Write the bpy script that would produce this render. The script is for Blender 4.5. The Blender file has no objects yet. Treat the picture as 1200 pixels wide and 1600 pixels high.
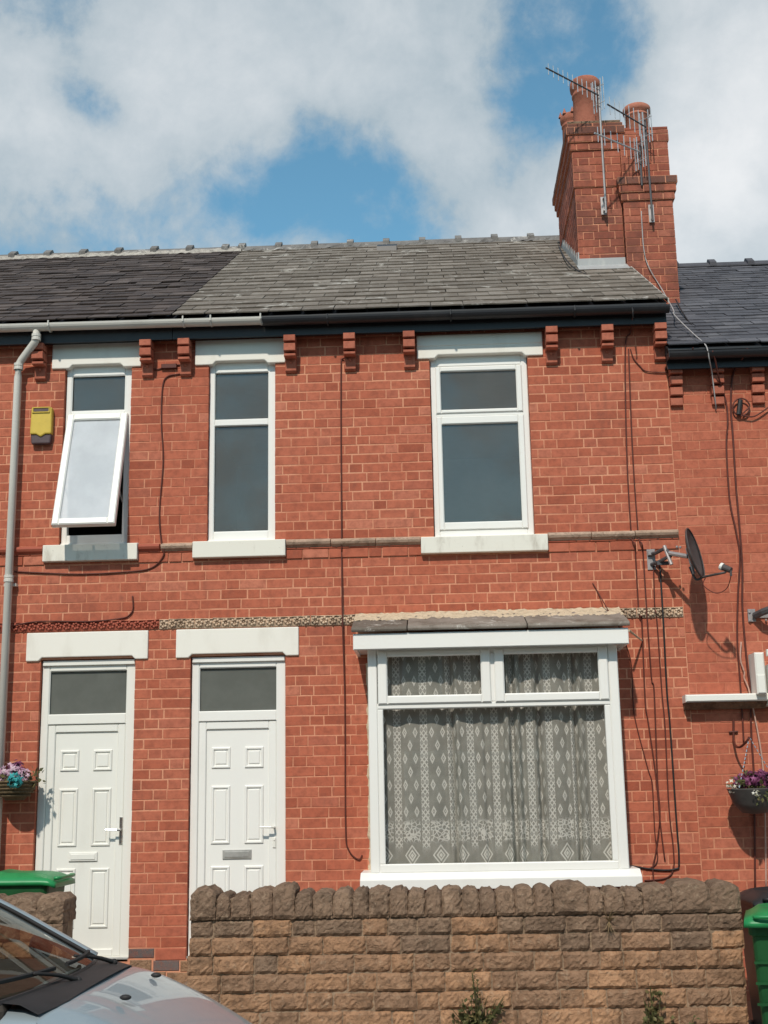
import bpy, bmesh, math, random
from mathutils import Vector, Matrix
R_ = math.radians
SC = bpy.context.scene
COL = SC.collection

# ------------------------------------------------------------------ camera
CAM = Vector((0.0, -11.0, 1.62))
FPX = 2000.0
def cam_axes(roll, yaw, pitch):
    r = Vector((math.cos(yaw), math.sin(yaw), 0)); f = Vector((-math.sin(yaw), math.cos(yaw), 0)); u = Vector((0, 0, 1))
    f2 = f*math.cos(pitch)+u*math.sin(pitch); u2 = u*math.cos(pitch)-f*math.sin(pitch)
    return r*math.cos(roll)-u2*math.sin(roll), u2*math.cos(roll)+r*math.sin(roll), f2
AX = cam_axes(R_(1.06), R_(2.27), R_(12.58))
cd = bpy.data.cameras.new('camera'); cam = bpy.data.objects.new('camera', cd); COL.objects.link(cam)
cd.sensor_fit = 'VERTICAL'; cd.sensor_height = 24.0; cd.sensor_width = 18.0; cd.lens = 24.0*FPX/1600.0
cd.clip_end = 3000
m = Matrix.Identity(4)
for i in range(3):
    m[i][0] = AX[0][i]; m[i][1] = AX[1][i]; m[i][2] = -AX[2][i]; m[i][3] = CAM[i]
cam.matrix_world = m
SC.camera = cam

def at(px, py, Y=0.0):
    """photo measurement -> point on the vertical plane y = Y"""
    d = AX[0]*((px-600)/FPX)+AX[1]*((800-py)/FPX)+AX[2]
    return CAM+d*((Y-CAM.y)/d.y)
def atz(px, py, Z):
    d = AX[0]*((px-600)/FPX)+AX[1]*((800-py)/FPX)+AX[2]
    return CAM+d*((Z-CAM.z)/d.z)
def ray(px, py):
    return (AX[0]*((px-600)/FPX)+AX[1]*((800-py)/FPX)+AX[2]).normalized()

# ------------------------------------------------------------------ world / sun / exposure
TOSUN = Vector((-0.20, -1.0, 1.03)).normalized()
ELEV = math.asin(TOSUN.z); AZ = math.atan2(TOSUN.x, TOSUN.y) % (2*math.pi)
SKY_S = 0.15
def make_world():
    w = bpy.data.worlds.new('World'); SC.world = w; w.use_nodes = True
    nt = w.node_tree; N = nt.nodes; L = nt.links; N.clear()
    out = N.new('ShaderNodeOutputWorld'); bg = N.new('ShaderNodeBackground'); bg.inputs[1].default_value = SKY_S
    L.new(bg.outputs[0], out.inputs[0])
    sky = N.new('ShaderNodeTexSky'); sky.sky_type = 'NISHITA'; sky.sun_disc = False
    sky.sun_elevation = ELEV; sky.sun_rotation = AZ; sky.altitude = 50; sky.air_density = 1.0; sky.dust_density = 0.3; sky.ozone_density = 0.35
    tc = N.new('ShaderNodeTexCoord')
    def math_(op, a, b=None, c=None, clamp=False):
        n = N.new('ShaderNodeMath'); n.operation = op; n.use_clamp = clamp
        for i, v in enumerate((a, b, c)):
            if v is None: continue
            if isinstance(v, (int, float)): n.inputs[i].default_value = v
            else: L.new(v, n.inputs[i])
        return n.outputs[0]
    # cloud cover: fractal noise over the dome, on a flattened cloud layer
    sep = N.new('ShaderNodeSeparateXYZ'); L.new(tc.outputs['Generated'], sep.inputs[0])
    zz = math_('MAXIMUM', sep.outputs[2], 0.02); zz = math_('ADD', zz, 0.28)
    cx = math_('DIVIDE', sep.outputs[0], zz); cy = math_('DIVIDE', sep.outputs[1], zz)
    cmb = N.new('ShaderNodeCombineXYZ'); L.new(cx, cmb.inputs[0]); L.new(cy, cmb.inputs[1]); cmb.inputs[2].default_value = 3.7
    def noise(scale, det, rough, dist=0.0, src=None):
        n = N.new('ShaderNodeTexNoise'); n.inputs['Scale'].default_value = scale; n.inputs['Detail'].default_value = det
        n.inputs['Roughness'].default_value = rough; n.inputs['Distortion'].default_value = dist
        L.new(src or cmb.outputs[0], n.inputs['Vector']); return n.outputs[0]
    base = noise(5.2, 10, 0.60, 0.25, tc.outputs['Generated'])
    fine = noise(15.0, 9, 0.62, 0.2, tc.outputs['Generated'])
    def blob(px, py, tight):
        d = ray(px, py)
        vm = N.new('ShaderNodeVectorMath'); vm.operation = 'DISTANCE'
        L.new(tc.outputs['Generated'], vm.inputs[0]); vm.inputs[1].default_value = d
        q = math_('MULTIPLY', vm.outputs['Value'], vm.outputs['Value'])
        return math_('EXPONENT', math_('MULTIPLY', q, -tight))
    cov = math_('ADD', math_('MULTIPLY', base, 1.0), math_('MULTIPLY', math_('SUBTRACT', fine, 0.5), 0.55))
    for px, py, t, a in CLOUDS:
        cov = math_('MULTIPLY_ADD', blob(px, py, t), a, cov)
    mr = N.new('ShaderNodeMapRange'); mr.interpolation_type = 'SMOOTHSTEP'
    mr.inputs['From Min'].default_value = 0.38; mr.inputs['From Max'].default_value = 0.64
    L.new(cov, mr.inputs['Value']); mask = math_('MULTIPLY', mr.outputs[0], 0.90)
    # cloud brightness: sunlit tops, greyer bellies
    thick = N.new('ShaderNodeMapRange'); thick.inputs['From Min'].default_value = 0.55; thick.inputs['From Max'].default_value = 1.15
    L.new(cov, thick.inputs['Value'])
    sh = noise(6.5, 7, 0.6, 0.2, tc.outputs['Generated'])
    v = math_('ADD', math_('MULTIPLY', thick.outputs[0], 0.55), math_('MULTIPLY', sh, 0.7))
    cr = N.new('ShaderNodeValToRGB'); el = cr.color_ramp.elements
    k = 1.0/SKY_S
    el[0].position = 0.30; el[0].color = (0.43*k, 0.51*k, 0.56*k, 1)
    el[1].position = 1.0; el[1].color = (0.93*k, 0.93*k, 0.93*k, 1)
    L.new(v, cr.inputs[0])
    mx = N.new('ShaderNodeMix'); mx.data_type = 'RGBA'
    hue = N.new('ShaderNodeMix'); hue.data_type = 'RGBA'; hue.blend_type = 'MULTIPLY'; hue.inputs[0].default_value = 1.0; hue.inputs[7].default_value = (0.70, 1.08, 1.02, 1); L.new(sky.outputs[0], hue.inputs[6])
    L.new(mask, mx.inputs[0]); L.new(hue.outputs[2], mx.inputs[6]); L.new(cr.outputs[0], mx.inputs[7])
    L.new(mx.outputs[2], bg.inputs[0])
CLOUDS = [(330, 110, 50, 0.20), (650, 200, 160, 0.16), (200, 300, 150, 0.16), (1170, 200, 70, 0.46), (1000, 320, 260, 0.20), (860, 340, 400, 0.12),
          (480, 285, 450, -0.24), (610, 345, 450, -0.22), (835, 165, 220, -0.30), (980, 80, 420, -0.24), (110, 140, 2000, -0.16), (170, 175, 2500, -0.16), (60, 370, 700, -0.10), (340, 310, 900, -0.10)]
make_world()
sd = bpy.data.lights.new('sun', 'SUN'); sun = bpy.data.objects.new('sun', sd); COL.objects.link(sun)
sd.energy = 3.5; sd.angle = R_(1.3); sd.color = (1.0, 0.925, 0.815)
sun.location = (-20, -60, 60); sun.rotation_euler = (-TOSUN).to_track_quat('-Z', 'Y').to_euler()
SC.view_settings.view_transform = 'Standard'; SC.view_settings.look = 'None'
SC.view_settings.exposure = 0.0; SC.view_settings.gamma = 1.0; SC.view_settings.use_curve_mapping = False
SC.render.engine = 'CYCLES'
SC.cycles.max_bounces = 8; SC.cycles.transparent_max_bounces = 12

# ------------------------------------------------------------------ materials
class NT:
    def __init__(s, name):
        s.m = bpy.data.materials.new(name); s.m.use_nodes = True; s.t = s.m.node_tree; s.N = s.t.nodes; s.L = s.t.links
        s.b = s.N['Principled BSDF']; s.out = s.N['Material Output']
    def n(s, typ, **kw):
        x = s.N.new(typ)
        for k, v in kw.items(): setattr(x, k, v)
        return x
    def put(s, sock, v):
        if isinstance(v, (int, float)): sock.default_value = v
        elif isinstance(v, tuple): sock.default_value = v if len(v) == 4 or len(sock.default_value) == 3 else (*v, 1)
        else: s.L.new(v, sock)
    def math(s, op, a, b=None, c=None, clamp=False):
        x = s.n('ShaderNodeMath', operation=op, use_clamp=clamp)
        for i, v in enumerate((a, b, c)):
            if v is not None: s.put(x.inputs[i], v)
        return x.outputs[0]
    def pos(s): return s.n('ShaderNodeNewGeometry').outputs['Position']
    def objc(s): return s.n('ShaderNodeTexCoord').outputs['Object']
    def noise(s, scale, det=4, rough=0.55, vec=None, dist=0.0):
        x = s.n('ShaderNodeTexNoise'); s.put(x.inputs['Scale'], scale); s.put(x.inputs['Detail'], det); s.put(x.inputs['Roughness'], rough); s.put(x.inputs['Distortion'], dist)
        s.L.new(vec if vec is not None else s.pos(), x.inputs['Vector']); return x.outputs[0]
    def stretch(s, vec, sc):
        x = s.n('ShaderNodeMapping'); x.inputs['Scale'].default_value = sc; s.L.new(vec, x.inputs['Vector']); return x.outputs[0]
    def ramp(s, fac, stops, interp='LINEAR'):
        x = s.n('ShaderNodeValToRGB'); cr = x.color_ramp; cr.interpolation = interp
        while len(cr.elements) < len(stops): cr.elements.new(0.5)
        for e, (p, c) in zip(cr.elements, stops):
            e.position = p; e.color = (*c, 1) if len(c) == 3 else c
        s.put(x.inputs[0], fac); return x.outputs[0]
    def rng(s, v, a, b, c=0.0, d=1.0, smooth=True):
        x = s.n('ShaderNodeMapRange'); x.interpolation_type = 'SMOOTHSTEP' if smooth else 'LINEAR'
        s.put(x.inputs['Value'], v)
        for k, q in (('From Min', a), ('From Max', b), ('To Min', c), ('To Max', d)): x.inputs[k].default_value = q
        return x.outputs[0]
    def mix(s, f, a, b, blend='MIX'):
        x = s.n('ShaderNodeMix', data_type='RGBA', blend_type=blend)
        s.put(x.inputs[0], f); s.put(x.inputs[6], a); s.put(x.inputs[7], b); return x.outputs[2]
    def bump(s, h, strength=0.3, dist=0.004):
        x = s.n('ShaderNodeBump'); s.put(x.inputs['Strength'], strength); x.inputs['Distance'].default_value = dist
        s.L.new(h, x.inputs['Height']); s.L.new(x.outputs[0], s.b.inputs['Normal'])
    def tint(s):
        a = s.n('ShaderNodeAttribute', attribute_name='tint'); o = s.n('ShaderNodeObjectInfo')
        return s.math('FRACT', s.math('ADD', a.outputs['Fac'], o.outputs['Random']))
    def fin(s, col, rough=0.8, spec=0.3, metal=0.0):
        s.put(s.b.inputs['Base Color'], col); s.put(s.b.inputs['Roughness'], rough)
        s.b.inputs['Specular IOR Level'].default_value = spec; s.b.inputs['Metallic'].default_value = metal
        return s.m
M = {}
def mk_brick(name, stops, soot=0.35, s0=0.52):
    t = NT(name); c = t.ramp(t.tint(), stops)
    n1 = t.noise(15, 6, 0.7); n2 = t.noise(120, 4, 0.7); n3 = t.noise(1.4, 7, 0.7)
    c = t.mix(t.rng(n1, 0.38, 0.72, 0, 0.60), c, (0.21, 0.058, 0.036, 1))
    c = t.mix(t.rng(n2, 0.45, 0.8, 0, 0.35), c, (0.55, 0.21, 0.13, 1))
    c = t.mix(t.rng(n3, s0, s0+0.2, 0, soot), c, (0.15, 0.055, 0.04, 1))
    n4 = t.noise(2.4, 7, 0.72, t.stretch(t.pos(), (2.6, 1.0, 0.45)), 0.3); c = t.mix(t.rng(n4, 0.55, 0.74, 0, soot*1.1), c, (0.17, 0.07, 0.052, 1))
    t.bump(t.noise(60, 6, 0.7), 0.5, 0.004)
    return t.fin(c, 0.86, 0.2)
M['brick'] = mk_brick('red_brick', [(0, (0.33, 0.084, 0.047)), (0.12, (0.40, 0.107, 0.060)), (0.45, (0.455, 0.128, 0.073)), (0.8, (0.48, 0.145, 0.085)), (0.93, (0.41, 0.116, 0.070)), (1, (0.53, 0.185, 0.115))])
M['brick_right'] = mk_brick('red_brick_smooth', [(0, (0.40, 0.108, 0.062)), (0.5, (0.46, 0.132, 0.076)), (0.85, (0.50, 0.158, 0.095)), (1, (0.41, 0.112, 0.067))], 0.25)
M['brick_stack'] = mk_brick('weathered_brick', [(0, (0.28, 0.078, 0.05)), (0.5, (0.38, 0.112, 0.068)), (0.85, (0.42, 0.145, 0.095)), (1, (0.20, 0.07, 0.052))], 0.8, 0.42)
M['brick_soot'] = mk_brick('sooty_brick', [(0, (0.075, 0.048, 0.042)), (0.5, (0.11, 0.062, 0.052)), (1, (0.17, 0.085, 0.066))], 0.8, 0.42)
M['brick_red'] = mk_brick('terracotta', [(0, (0.40, 0.12, 0.075)), (1, (0.46, 0.15, 0.095))], 0.3)
M['blue_brick'] = mk_brick('blue_brick', [(0, (0.10, 0.09, 0.09)), (1, (0.14, 0.12, 0.115))], 0.2)
def mk_mortar(name, a, b):
    t = NT(name); c = t.mix(t.rng(t.noise(2.3, 5, 0.6), 0.38, 0.68), a, b)
    c = t.mix(t.rng(t.noise(45, 4, 0.7), 0.4, 0.8, 0, 0.5), c, tuple(x*0.6 for x in b[:3])+(1,))
    t.bump(t.noise(140, 4, 0.7), 0.5, 0.003); return t.fin(c, 0.92, 0.1)
M['mortar'] = mk_mortar('pink_mortar', (0.655, 0.305, 0.19, 1), (0.52, 0.195, 0.115, 1))
M['mortar_right'] = mk_mortar('red_mortar', (0.58, 0.25, 0.15, 1), (0.46, 0.16, 0.095, 1))
def mk_paint(name, col, dirt=(0.45, 0.42, 0.36), amt=0.25, rough=0.38, scale=2.5):
    t = NT(name); v = t.stretch(t.pos(), (1.0, 1.0, 0.35)); n = t.noise(scale, 6, 0.65, v); n2 = t.noise(38, 4, 0.7)
    c = t.mix(t.rng(n, 0.5, 0.78, 0, amt), (*col, 1), (*dirt, 1)); c = t.mix(t.rng(n2, 0.62, 0.8, 0, amt), c, (*dirt, 1))
    t.bump(t.noise(25, 3), 0.05, 0.003); return t.fin(c, rough, 0.4)
M['upvc'] = mk_paint('white_upvc', (0.80, 0.785, 0.745), amt=0.12, rough=0.33)
M['upvc_warm'] = mk_paint('white_upvc_warm', (0.77, 0.755, 0.70), amt=0.16, rough=0.36)
M['masonry'] = mk_paint('cream_masonry_paint', (0.78, 0.745, 0.675), (0.50, 0.45, 0.37), 0.34, 0.7, 3.5)
M['sill'] = mk_paint('worn_sill_paint', (0.74, 0.71, 0.63), (0.34, 0.29, 0.23), 0.75, 0.8, 6.5)
M['pipe'] = mk_paint('grey_white_plastic', (0.58, 0.55, 0.50), (0.30, 0.28, 0.25), 0.35, 0.45)
M['black'] = mk_paint('black_gutter_plastic', (0.018, 0.018, 0.021), (0.05, 0.045, 0.045), 0.5, 0.42)
M['redpaint'] = mk_paint('red_masonry_paint', (0.36, 0.088, 0.052), (0.22, 0.06, 0.04), 0.5, 0.75, 4)
def mk_stone(name, stops, lichen=0.35, bumpd=0.022, scale=7):
    t = NT(name); c = t.ramp(t.tint(), stops); p = t.pos()
    c = t.mix(t.rng(t.noise(scale, 7, 0.68), 0.42, 0.72, 0, 0.75), c, tuple(x*0.5 for x in stops[0][1])+(1,))
    c = t.mix(t.rng(t.noise(26, 6, 0.7), 0.54, 0.70, 0, lichen), c, (0.50, 0.38, 0.27, 1)); c = t.mix(t.rng(t.noise(19, 8, 0.75, dist=1.0), 0.50, 0.64, 0, 0.6 if lichen >= 0.3 else 0.15), c, tuple(x*0.38 for x in stops[0][1])+(1,))
    h = t.math('ADD', t.noise(13, 9, 0.72, dist=0.8), t.math('MULTIPLY', t.math('ABSOLUTE', t.math('SUBTRACT', t.noise(9, 6, 0.6, dist=1.2), 0.5)), 1.6)); t.bump(h, 1.0, bumpd); return t.fin(c, 0.93, 0.15)
M['stone'] = mk_stone('brown_sandstone', [(0, (0.29, 0.176, 0.112)), (0.35, (0.345, 0.202, 0.122)), (0.75, (0.40, 0.226, 0.130)), (1, (0.47, 0.265, 0.15))])
M['coping'] = mk_stone('dark_coping_stone', [(0, (0.215, 0.142, 0.098)), (0.6, (0.255, 0.168, 0.114)), (1, (0.30, 0.20, 0.136))], 0.4)
M['string'] = mk_stone('string_stone', [(0, (0.44, 0.30, 0.22)), (1, (0.52, 0.37, 0.28))], 0.3, 0.006)
M['rosette'] = mk_stone('rosette_stone', [(0, (0.52, 0.37, 0.26)), (1, (0.62, 0.46, 0.33))], 0.2, 0.003)
M['wallmortar'] = mk_stone('stone_wall_mortar', [(0, (0.33, 0.235, 0.16)), (1, (0.33, 0.235, 0.16))], 0.4, 0.015, 5)
M['fillet'] = mk_stone('cream_mortar_fillet', [(0, (0.60, 0.48, 0.34)), (1, (0.60, 0.48, 0.34))], 0.2, 0.01, 20)
M['terracotta'] = mk_stone('chimney_pot_clay', [(0, (0.38, 0.14, 0.095)), (1, (0.44, 0.175, 0.12))], 0.1, 0.003, 5)
def mk_slate(name, stops, spots, amt, grime):
    t = NT(name); c = t.ramp(t.tint(), stops)
    v = t.stretch(t.pos(), (1, 1, 1))
    c = t.mix(t.rng(t.noise(5, 6, 0.65), 0.42, 0.7, 0, 0.7), c, grime)
    c = t.mix(t.rng(t.noise(3.2, 9, 0.76, dist=0.8), 0.555, 0.66, 0, amt), c, spots)
    c = t.mix(t.rng(t.noise(34, 5, 0.7), 0.58, 0.75, 0, amt*0.7), c, spots)
    t.bump(t.noise(40, 6, 0.7), 0.5, 0.004); return t.fin(c, 0.75, 0.25)
M['slate_mid'] = mk_slate('lichened_grey_slate', [(0, (0.135, 0.112, 0.092)), (0.5, (0.178, 0.150, 0.125)), (1, (0.235, 0.20, 0.170))], (0.50, 0.465, 0.42, 1), 0.85, (0.105, 0.080, 0.060, 1))
M['slate_left'] = mk_slate('dark_slate', [(0, (0.052, 0.037, 0.032)), (0.6, (0.075, 0.055, 0.048)), (1, (0.115, 0.088, 0.078))], (0.13, 0.115, 0.11, 1), 0.35, (0.03, 0.024, 0.025, 1))
M['slate_right'] = mk_slate('blue_black_slate', [(0, (0.070, 0.068, 0.078)), (0.6, (0.095, 0.092, 0.104)), (1, (0.125, 0.12, 0.132))], (0.16, 0.155, 0.16, 1), 0.3, (0.045, 0.043, 0.05, 1))
M['ridge'] = mk_slate('grey_ridge_tile', [(0, (0.15, 0.138, 0.13)), (1, (0.20, 0.188, 0.18))], (0.50, 0.47, 0.44, 1), 0.9, (0.09, 0.08, 0.078, 1))
M['felt'] = mk_slate('roof_underlay', [(0, (0.02, 0.018, 0.018)), (1, (0.02, 0.018, 0.018))], (0.03, 0.03, 0.03, 1), 0.1, (0.015, 0.015, 0.015, 1))
M['lead'] = mk_paint('lead_flashing', (0.34, 0.34, 0.34), (0.55, 0.54, 0.5), 0.5, 0.55, 8)
M['bedding'] = mk_stone('ridge_bedding_mortar', [(0, (0.44, 0.40, 0.36)), (1, (0.44, 0.40, 0.36))], 0.3, 0.01, 12)
def mk_plain(name, col, rough=0.5, spec=0.4, metal=0.0, var=0.25, scale=12):
    t = NT(name); n = t.noise(scale, 5, 0.65)
    c = t.mix(t.rng(n, 0.35, 0.75, 0, 1), (*col, 1), tuple(x*(1-var) for x in col)+(1,))
    t.bump(t.noise(scale*6, 3), 0.12, 0.002); return t.fin(c, rough, spec, metal)
M['cable'] = mk_plain('dark_red_cable', (0.105, 0.024, 0.015), 0.6)
M['cable_black'] = mk_plain('black_cable', (0.02, 0.017, 0.017), 0.5)
M['cable_grey'] = mk_plain('pale_grey_cable', (0.42, 0.39, 0.38), 0.5)
M['cable_pink'] = mk_plain('pale_pink_cable', (0.55, 0.33, 0.26), 0.6)
M['alu'] = mk_plain('dull_aluminium', (0.62, 0.60, 0.60), 0.42, 0.5, 0.6)
M['steel_dark'] = mk_plain('dark_weathered_steel', (0.10, 0.095, 0.10), 0.5, 0.4, 0.3)
M['galv'] = mk_plain('galvanised_steel', (0.42, 0.38, 0.37), 0.45, 0.4, 0.5)
M['dish'] = mk_plain('dark_grey_dish', (0.075, 0.062, 0.060), 0.55)
M['yellow'] = mk_plain('yellow_plastic', (0.62, 0.44, 0.07), 0.4, 0.4, 0, 0.12)
M['alarm_dark'] = mk_plain('dark_purple_plastic', (0.10, 0.065, 0.07), 0.45)
M['chrome'] = mk_plain('chrome', (0.70, 0.68, 0.65), 0.2, 0.5, 0.95, 0.1)
M['letter'] = mk_plain('brushed_letterbox', (0.50, 0.49, 0.46), 0.4, 0.4, 0.5)
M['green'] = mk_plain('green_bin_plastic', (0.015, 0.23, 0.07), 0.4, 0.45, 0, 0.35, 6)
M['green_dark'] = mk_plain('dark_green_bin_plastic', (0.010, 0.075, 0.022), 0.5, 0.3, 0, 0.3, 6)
M['bin_black'] = mk_plain('black_bin_plastic', (0.022, 0.024, 0.026), 0.45, 0.35, 0, 0.3, 6)
M['rubber'] = mk_plain('black_rubber', (0.02, 0.02, 0.02), 0.7, 0.3)
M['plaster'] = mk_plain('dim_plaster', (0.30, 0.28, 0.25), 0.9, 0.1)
M['pavement'] = mk_plain('concrete_paving', (0.36, 0.335, 0.30), 0.9, 0.15, 0, 0.4, 3)
M['asphalt'] = mk_plain('asphalt', (0.075, 0.073, 0.07), 0.9, 0.2, 0, 0.35, 5)
M['kerbstone'] = mk_plain('granite_kerb', (0.22, 0.21, 0.20), 0.85, 0.2, 0, 0.3, 20)
M['soil'] = mk_plain('earth', (0.07, 0.05, 0.035), 0.95, 0.1, 0, 0.4, 8)
def mk_glass(name, refl=0.10, tint=(0.62, 0.66, 0.65), rough=0.0, milky=0.0, milkcol=(0.3, 0.32, 0.31), wav=0.02):
    t = NT(name); N = t.n
    tr = N('ShaderNodeBsdfTransparent'); tr.inputs[0].default_value = (*tint, 1)
    gl = N('ShaderNodeBsdfGlossy'); gl.inputs['Roughness'].default_value = rough; gl.inputs[0].default_value = (0.92, 0.92, 0.92, 1) if 'car' not in name else (0.45, 0.47, 0.48, 1)
    bp = N('ShaderNodeBump'); bp.inputs['Strength'].default_value = wav; bp.inputs['Distance'].default_value = 0.02
    t.L.new(t.noise(2.2, 2, 0.5), bp.inputs['Height']); t.L.new(bp.outputs[0], gl.inputs['Normal'])
    ge = N('ShaderNodeNewGeometry'); dp_ = N('ShaderNodeVectorMath', operation='DOT_PRODUCT'); t.L.new(ge.outputs['Normal'], dp_.inputs[0]); t.L.new(ge.outputs['Incoming'], dp_.inputs[1])
    gr = t.math('POWER', t.math('SUBTRACT', 1.0, t.math('ABSOLUTE', dp_.outputs['Value']), clamp=True), 5.0)
    f = t.math('MULTIPLY_ADD', gr, 0.96-refl*0.5, refl*0.5+0.02, clamp=True)
    base = tr.outputs[0]
    if milky > 0:
        df = N('ShaderNodeBsdfDiffuse'); df.inputs[0].default_value = (*milkcol, 1)
        mm = N('ShaderNodeMixShader')
        t.put(mm.inputs[0], t.rng(t.noise(3.0, 5, 0.65), 0.3, 0.75, milky*0.88, milky*1.1)); t.L.new(tr.outputs[0], mm.inputs[1]); t.L.new(df.outputs[0], mm.inputs[2]); base = mm.outputs[0]
    mx = N('ShaderNodeMixShader'); t.put(mx.inputs[0], f); t.L.new(base, mx.inputs[1]); t.L.new(gl.outputs[0], mx.inputs[2])
    t.L.new(mx.outputs[0], t.out.inputs[0]); return t.m
M['glass'] = mk_glass('window_glass', 0.08, (0.62, 0.63, 0.60), milky=0.12, milkcol=(0.44, 0.43, 0.40), wav=0.06)
M['glass_clear'] = mk_glass('bay_window_glass', 0.02, (0.91, 0.90, 0.89))
M['glass_frost'] = mk_glass('obscure_glass', 0.05, (0.35, 0.38, 0.36), 0.18, 0.50, (0.24, 0.25, 0.225), 0.3)
M['glass_sash'] = mk_glass('hazy_sash_glass', 0.16, (0.85, 0.85, 0.86), 0.05, 0.50, (0.86, 0.86, 0.88))
M['glass_car'] = mk_glass('car_glass', 0.02, (0.60, 0.60, 0.56), 0.0, 0.0)

def mk_lace():
    t = NT('net_curtain_lace'); uvn = t.n('ShaderNodeTexCoord').outputs['UV']
    sp = t.n('ShaderNodeSeparateXYZ'); t.L.new(uvn, sp.inputs[0]); u, v = sp.outputs[0], sp.outputs[1]
    ab = lambda x: t.math('ABSOLUTE', x)
    def cell(x, per, off):    # signed distance to nearest lattice point
        q = t.math('FRACT', t.math('ADD', t.math('DIVIDE', t.math('SUBTRACT', x, off), per), 0.5))
        return t.math('MULTIPLY', t.math('SUBTRACT', q, 0.5), per)
    def diamond(du, dv, a, b, inner):
        d = t.math('ADD', t.math('DIVIDE', ab(du), a), t.math('DIVIDE', ab(dv), b))
        ring = t.math('MULTIPLY', t.math('LESS_THAN', d, 1.0), t.math('GREATER_THAN', d, inner))
        core = t.math('LESS_THAN', d, 0.22)
        return t.math('MAXIMUM', ring, core)
    P = 0.225
    mask = diamond(cell(u, P, 0.045), cell(v, 0.212, 0.03), 0.021, 0.046, 0.48)
    mask = t.math('MAXIMUM', mask, diamond(cell(u, P, 0.135), cell(v, 0.212, 0.03), 0.021, 0.046, 0.48))
    mask = t.math('MAXIMUM', mask, diamond(cell(u, P, 0.09), cell(v, 0.212, 0.136), 0.021, 0.046, 0.48))
    # ladder of small crosses between square bars
    du = cell(u, P, 0.205); dv = cell(v, 0.106, 0.0)
    x1 = t.math('LESS_THAN', ab(t.math('SUBTRACT', ab(du), t.math('MULTIPLY', ab(dv), 0.75))), 0.007)
    x2 = t.math('LESS_THAN', ab(t.math('SUBTRACT', ab(du), t.math('SUBTRACT', 0.035, t.math('MULTIPLY', ab(dv), 0.75)))), 0.005)
    inb = t.math('LESS_THAN', ab(du), 0.030)
    xs = t.math('MULTIPLY', inb, t.math('MAXIMUM', x1, x2))
    bar = t.math('MULTIPLY', t.math('LESS_THAN', ab(du), 0.032), t.math('GREATER_THAN', ab(dv), 0.043))
    bar = t.math('MULTIPLY', bar, 0.65)
    mask = t.math('MAXIMUM', mask, t.math('MAXIMUM', xs, bar))
    # flower border near the hem
    vo = t.n('ShaderNodeTexVoronoi', feature='DISTANCE_TO_EDGE'); vo.inputs['Scale'].default_value = 34
    t.L.new(uvn, vo.inputs['Vector'])
    fl = t.math('LESS_THAN', vo.outputs['Distance'], 0.11)
    band = t.math('MULTIPLY', t.rng(v, 0.19, 0.23), t.rng(v, 0.36, 0.42, 1, 0))
    bu = t.math('LESS_THAN', ab(cell(u, P, 0.09)), 0.072)
    fl = t.math('MULTIPLY', t.math('MULTIPLY', fl, band), bu)
    keep = t.rng(v, 0.35, 0.40)
    low = diamond(cell(u, P, 0.09), t.math('SUBTRACT', v, 0.11), 0.062, 0.085, 0.8)
    low2 = diamond(cell(u, P, 0.09), t.math('SUBTRACT', v, 0.11), 0.034, 0.048, 0.6)
    mask = t.math('MAXIMUM', t.math('MULTIPLY', mask, keep), t.math('MAXIMUM', fl, t.math('MAXIMUM', low, low2)))
    mask = t.math('MAXIMUM', mask, t.math('MULTIPLY', t.math('MAXIMUM', xs, bar), t.rng(v, 0.1, 0.2)))
    weave = t.rng(t.noise(9, 4, 0.6), 0.3, 0.7, 0.60, 0.74)
    alpha = t.math('MAXIMUM', weave, t.math('MULTIPLY', mask, 1.0))
    lacecol = t.mix(mask, (0.64, 0.645, 0.59, 1), (0.93, 0.93, 0.88, 1))
    df = t.n('ShaderNodeBsdfDiffuse'); t.L.new(lacecol, df.inputs[0])
    tl = t.n('ShaderNodeBsdfTranslucent'); tl.inputs[0].default_value = (0.55, 0.57, 0.53, 1)
    ad = t.n('ShaderNodeMixShader'); ad.inputs[0].default_value = 0.22; t.L.new(df.outputs[0], ad.inputs[1]); t.L.new(tl.outputs[0], ad.inputs[2])
    tr = t.n('ShaderNodeBsdfTransparent'); mx = t.n('ShaderNodeMixShader')
    t.put(mx.inputs[0], alpha); t.L.new(tr.outputs[0], mx.inputs[1]); t.L.new(ad.outputs[0], mx.inputs[2]); t.L.new(mx.outputs[0], t.out.inputs[0])
    return t.m
M['lace'] = mk_lace()
def mk_car():
    t = NT('silver_car_paint'); n = t.noise(700, 2)
    t.fin((0.40, 0.42, 0.44, 1), 0.42, 0.5, 0.25)
    t.put(t.b.inputs['Base Color'], t.mix(n, (0.27, 0.325, 0.355, 1), (0.33, 0.385, 0.415, 1)))
    t.put(t.b.inputs['Roughness'], t.rng(t.noise(3, 5, 0.6), 0.3, 0.7, 0.38, 0.48))
    t.b.inputs['Coat Weight'].default_value = 0.75; t.b.inputs['Coat Roughness'].default_value = 0.03; return t.m
M['silver'] = mk_car()
M['trim'] = mk_plain('black_trim', (0.028, 0.026, 0.026), 0.6, 0.3)
M['cabin'] = mk_plain('dark_interior', (0.10, 0.082, 0.068), 0.85, 0.1)
M['lamp'] = mk_plain('headlamp_lens', (0.62, 0.64, 0.66), 0.12, 0.6)
def mk_leaf(name, stops):
    t = NT(name); c = t.ramp(t.tint(), stops)
    c = t.mix(t.rng(t.noise(60, 3), 0.3, 0.7, 0, 0.4), c, tuple(x*0.55 for x in stops[0][1])+(1,))
    return t.fin(c, 0.6, 0.25)
M['leaf'] = mk_leaf('weed_leaves', [(0, (0.06, 0.06, 0.022)), (0.6, (0.10, 0.10, 0.035)), (1, (0.20, 0.15, 0.065))])
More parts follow.
